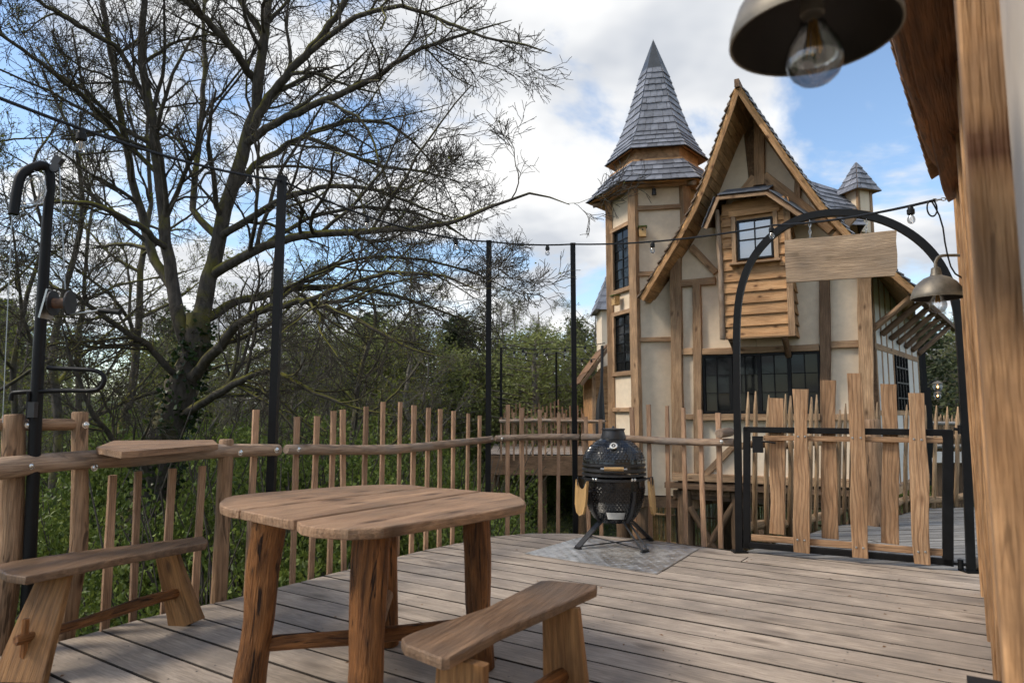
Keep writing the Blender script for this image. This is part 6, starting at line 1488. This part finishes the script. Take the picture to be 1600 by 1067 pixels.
def bare_tree(name, label, base, H, r0, seed, group=None, lean=(0, 0), nl=9, buds=600, lv=None, bark_m='oak_bark', twig_m='twig_bark', fork=.35, sides=(8, 4, 3), bud_size=.04, spread=(.35, .8)):
    global NR
    NR = np.random.default_rng(seed); base = Vector(base); tp = base + Vector((lean[0], lean[1], H))
    K = 9; tr = []
    for i in range(K):
        t = i / (K - 1); p = base.lerp(tp, t) + Vector((NR.normal() * .035 * H * t * .6, NR.normal() * .035 * H * t * .6, 0)); tr.append(p)
    limbs = [(tr, [r0 * (1 - .8 * i / (K - 1)) for i in range(K)])]
    for j in range(nl):
        t = fork + (1 - fork) * (j + NR.uniform(0, .8)) / nl; i = min(K - 2, int(t * (K - 1))); o = tr[i].lerp(tr[i + 1], t * (K - 1) - i); a = j * 2.4 + NR.uniform(-.4, .4); el = NR.uniform(*spread)
        d = Vector((math.cos(a) * math.cos(el), math.sin(a) * math.cos(el), math.sin(el))); L_ = H * NR.uniform(.28, .45) * (1.15 - .65 * t); pts = [o]
        for k in range(6):
            d = (d + Vector(NR.normal(size=3) * .14) + Vector((0, 0, .05))).normalized(); pts.append(pts[-1] + d * L_ / 6)
        rl_ = r0 * (1 - .75 * t) * .55; limbs.append((pts, [rl_ * (1 - .8 * k / 6) for k in range(7)]))
    return tree_obj(name, label, base, limbs, group, levels=lv or [(7, .45, (.4, 1.0), .18, .03, 7, .15, .4), (6, .5, (.4, 1.0), .24, .02, 6, .12, .2), (4, .5, (.4, 1.0), .28, .02, 4, .15, .1)], buds=buds, bud_size=bud_size, bark_m=bark_m, twig_m=twig_m, sides=sides)
def gb(px, Y): p = P(px, 645, Y); return Vector((p.x, p.y, ground_z(p.x, p.y) - .1))
bare_tree('bare_tree', 'leafing bare tree at the left edge behind the hoist', gb(-70, 10.0), 9.0, .10, 41, lean=(-.3, .2), nl=10, buds=2600, bud_size=.032)
bare_tree('bare_tree', 'slender bare tree just behind the hoist pipe', gb(95, 11.0), 9.5, .10, 22, lean=(-.5, .3), nl=11, buds=3000, bud_size=.04)
bare_tree('bare_tree', 'dark bare tree rising left of the oak trunk', gb(175, 13.5), 10.5, .12, 23, lean=(.6, 0), nl=11, buds=2200, bud_size=.04)
bare_tree('bare_tree', 'bare tree with fine twigs behind the right spread of the oak', gb(520, 15.0), 7.0, .12, 24, lean=(.8, 0), nl=11, buds=900)
bare_tree('bare_tree', 'thin leafing sapling close to the far left edge', gb(12, 12.5), 9.5, .08, 51, lean=(.3, 0), nl=11, buds=2400, bud_size=.04)
bare_tree('bare_tree', 'thin bare tree between the hoist and the oak, farther back', gb(130, 17.0), 10.5, .10, 52, lean=(-.3, 0), nl=11, buds=2000, bud_size=.05)
# far wood: a few kinds copied, each copy a tree of its own
protoA = bare_tree('bare_tree', 'distant grey-brown bare tree in the wood behind', gb(420, 21), 9.5, .15, 31, 'bare trees of the wood behind', nl=11, buds=900, bud_size=.09, bark_m='far_bark', twig_m='far_bark', lv=[(7, .5, (.4, 1.0), .2, .03, 6, .12, .5), (8, .5, (.4, 1.1), .25, .02, 5, .1, .3), (4, .6, (.4, 1.1), .3, .02, 4, .1, .2)], sides=(6, 3, 3))
protoB = bare_tree('bare_tree', 'distant grey-brown bare tree in the wood behind', gb(640, 24), 8.5, .14, 32, 'bare trees of the wood behind', nl=12, buds=1600, bud_size=.10, bark_m='far_bark', twig_m='far_bark', lv=[(7, .5, (.4, 1.1), .2, .04, 6, .12, .5), (8, .5, (.4, 1.1), .25, .03, 5, .1, .3), (4, .6, (.4, 1.1), .3, .03, 4, .1, .2)], sides=(6, 3, 3), fork=.25)
rt = random.Random(77)
spots = []
for i in range(66):
    Y = rt.uniform(15, 44); px = rt.choice([rt.uniform(-80, 930), rt.uniform(-80, 930), rt.uniform(1440, 1640)])
    if px > 760: Y = rt.uniform(28, 50)
    spots.append((px, Y))
for i, (px, Y) in enumerate(spots):
    b_ = gb(px, Y); s_ = rt.uniform(.55, .82) * (1 + (Y - 20) * .012); W = Matrix.Translation(b_) @ Matrix.Rotation(rt.uniform(0, 6.28), 4, 'Z') @ Matrix.Scale(s_, 4); dup_tree(protoA if i % 2 else protoB, W)
# pines / dense trees of the skyline
def pine(name, label, base, H, seed, group=None, mt='pine_needle', n=5200, size=.22, cone=.8, rad=.24):
    rng = np.random.default_rng(seed); base = Vector(base); o = thing(name, label, 'tree', base, group)
    mb = MB().tube([(0, 0, 0), (.1, 0, H * .4), (0, .08, H * .8), (0, 0, H * .98)], [.2, .16, .09, .03], 7); put('trunk', me_from('trunk', mb.v, mb.f, 'far_bark', True), WM[o].copy(), o)
    cl = []; nb = 46; tb = []
    for j in range(nb):
        t = .25 + .73 * (j + rng.uniform(0, 1)) / nb; a = rng.uniform(0, 6.28); rr = H * rad * (1 - t) ** cone * rng.uniform(.55, 1.15) + .25; z = H * t
        for k in range(4):
            f = (k + 1) / 4; cl.append((rr * f * math.cos(a), rr * f * math.sin(a), z + rr * f * .18, .16 * rr + .22))
        tb.append(np.array([[0, 0, z], [rr * .5 * math.cos(a), rr * .5 * math.sin(a), z + rr * .1], [rr * math.cos(a), rr * math.sin(a), z + rr * .2]]))
    cl = np.array(cl); pick = rng.integers(0, len(cl), n); c = cl[pick, :3] + rng.normal(size=(n, 3)) * cl[pick, 3:4] * np.array([1, 1, .6])
    v, f = leaves_at(c, size, rng, .2, .5); put('crown', me_np('crown', v, f, mt), WM[o].copy(), o)['kind'] = 'stuff'
    tb = np.stack(tb); v, f = tubes(tb, np.full((nb, 3), .03), 4); put('branches', me_np('branches', v, f, 'far_bark', True), WM[o].copy(), o)['kind'] = 'stuff'
    return o
pA = pine('pine_tree', 'dark evergreen on the skyline of the wood', gb(905, 44), 9.3, 1, 'evergreens on the skyline')
pB = pine('leafing_tree', 'hazy green leafing tree on the skyline', gb(850, 40), 8.0, 2, 'leafing trees on the skyline', 'spring_leaf', 3800, .15, .45, .30)
for i in range(40):
    px = rt.choice([rt.uniform(-60, 940), rt.uniform(760, 940), rt.uniform(1430, 1620)]); Y = rt.uniform(36, 66); s_ = rt.uniform(.55, .85)
    dup_tree(pA if i % 5 == 0 else pB, Matrix.Translation(gb(px, Y)) @ Matrix.Rotation(rt.uniform(0, 6.28), 4, 'Z') @ Matrix.Scale(s_ * (Y / 46), 4))

for i in range(48):
    px = rt.uniform(-80, 960) if i < 28 else (rt.uniform(1430, 1620) if i < 34 else rt.uniform(560, 800)); Y = rt.uniform(26, 36); s_ = (1.2 + (645 - rt.uniform(495, 560)) / 1067 * Y - ground_z(0, Y)) / 8.3
    dup_tree(pB if i % 7 else pA, Matrix.Translation(gb(px, Y)) @ Matrix.Rotation(rt.uniform(0, 6.28), 4, 'Z') @ Matrix.Diagonal((s_ * 1.25, s_ * 1.25, s_, 1)))

# ================================================================== UNDERGROWTH
def shrub(name, label, base, H, rad, seed, group, mt, n, size):
    rng = np.random.default_rng(seed); o = thing(name, label, 'shrub', base, group)
    lob = []
    for j in range(16):
        a = rng.uniform(0, 6.28); r_ = rad * math.sqrt(rng.uniform(0, 1)) * .8; lob.append((r_ * math.cos(a), r_ * math.sin(a), H * rng.uniform(.15, .85) * (1 - .35 * r_ / rad), rng.uniform(.18, .34) * rad))
    lob = np.array(lob); pk_ = rng.integers(0, len(lob), n); c = lob[pk_, :3] + nrm(rng.normal(size=(n, 3))) * (lob[pk_, 3:4] * rng.uniform(.35, 1.15, (n, 1))); c[:, 2] = np.abs(c[:, 2])
    v, f = leaves_at(c, size, rng, .25, .6); put('foliage', me_np('foliage', v, f, mt), WM[o].copy(), o)['kind'] = 'stuff'
    st = []
    for j in range(110):
        e = lob[rng.integers(0, len(lob)), :3] + rng.normal(size=3) * .25; e[2] += .25; m_ = e * .5 + rng.normal(size=3) * .12; st.append(np.array([[rng.normal() * .1, rng.normal() * .1, 0], m_, e]))
    v, f = tubes(np.stack(st), np.tile(np.array([.013, .009, .005]), (110, 1)), 4); put('stems', me_np('stems', v, f, 'twig_bark', True), WM[o].copy(), o)['kind'] = 'stuff'
    return o
sA = shrub('shrub', 'dark green leafy shrub in the undergrowth below the deck', gb(300, 7.0), 1.9, 1.3, 1, 'dark shrubs of the undergrowth', 'shrub_leaf', 12000, .042)
sB = shrub('shrub', 'dark green leafy shrub in the undergrowth below the deck', gb(600, 9.0), 2.4, 1.5, 2, 'dark shrubs of the undergrowth', 'shrub_leaf', 13000, .046)
sC = shrub('shrub', 'fresh bright green shrub in the spring undergrowth', gb(830, 26.0), 3.0, 1.9, 3, 'bright spring shrubs', 'bright_leaf', 9000, .085)
for i in range(170):
    Y = 5.8 + 24 * rt.random() ** 1.3; px = rt.uniform(-160, 800)
    b_ = gb(px, Y)
    if b_.x > -1.0 and Y < 8.5: continue
    if -1.2 < b_.x < 5.5 and 19.5 < Y < 27: continue
    s_ = rt.uniform(.8, 1.3) * (1 + .035 * min(12, Y - 5.8)); z_ = s_ * rt.uniform(.85, 1.35); src = sC if rt.random() < .36 else (sA if i % 2 else sB); k_ = 1.0 if src is not sC else .62
    dup_tree(src, Matrix.Translation(b_) @ Matrix.Rotation(rt.uniform(0, 6.28), 4, 'Z') @ Matrix.Diagonal((s_ * k_, s_ * k_, z_ * k_, 1)))
for i in range(26):
    px = rt.uniform(770, 935) if i < 16 else rt.uniform(1435, 1600); Y = rt.uniform(24, 34); s_ = rt.uniform(.8, 1.3)
    dup_tree(sC if i % 3 else sB, Matrix.Translation(gb(px, Y)) @ Matrix.Rotation(rt.uniform(0, 6.28), 4, 'Z') @ Matrix.Scale(s_, 4))
# ground cover: low leaves and grass as one mass
rng = np.random.default_rng(9); n = 60000
Yc = 5 + 22 * rng.random(n) ** 1.5; xc = rng.uniform(-.95, .85, n) * Yc; zc = np.array([ground_z(a, b) for a, b in zip(xc, Yc)]) + rng.uniform(0, .25, n)
v, f = leaves_at(np.stack([xc, Yc, zc], 1), .13, rng, .8, .35); gc = put('ground_cover', me_np('ground_cover', v, f, 'grass_blade')); tag(gc, 'low grass and leaves covering the ground under the trees', 'ground cover', kind='stuff')
# ivy on the oak trunk
n = 1500; t = rng.random(n); q, rr = resample(oak[0][0], oak[0][1], 60); ii = np.clip((18 + t * 40).astype(int), 0, 59); a = rng.uniform(0, 6.28, n); rr2_ = rr[ii] * rng.uniform(.98, 1.25, n)
c = q[ii] + np.stack([np.cos(a) * rr2_, np.sin(a) * rr2_, rng.uniform(-.06, .06, n)], 1)
v, f = leaves_at(c, .075, rng, -.3, .8); iv = put('ivy', me_np('ivy', v, f, 'ivy_leaf')); tag(iv, 'dark ivy leaves climbing the oak trunk', 'ivy', kind='stuff')
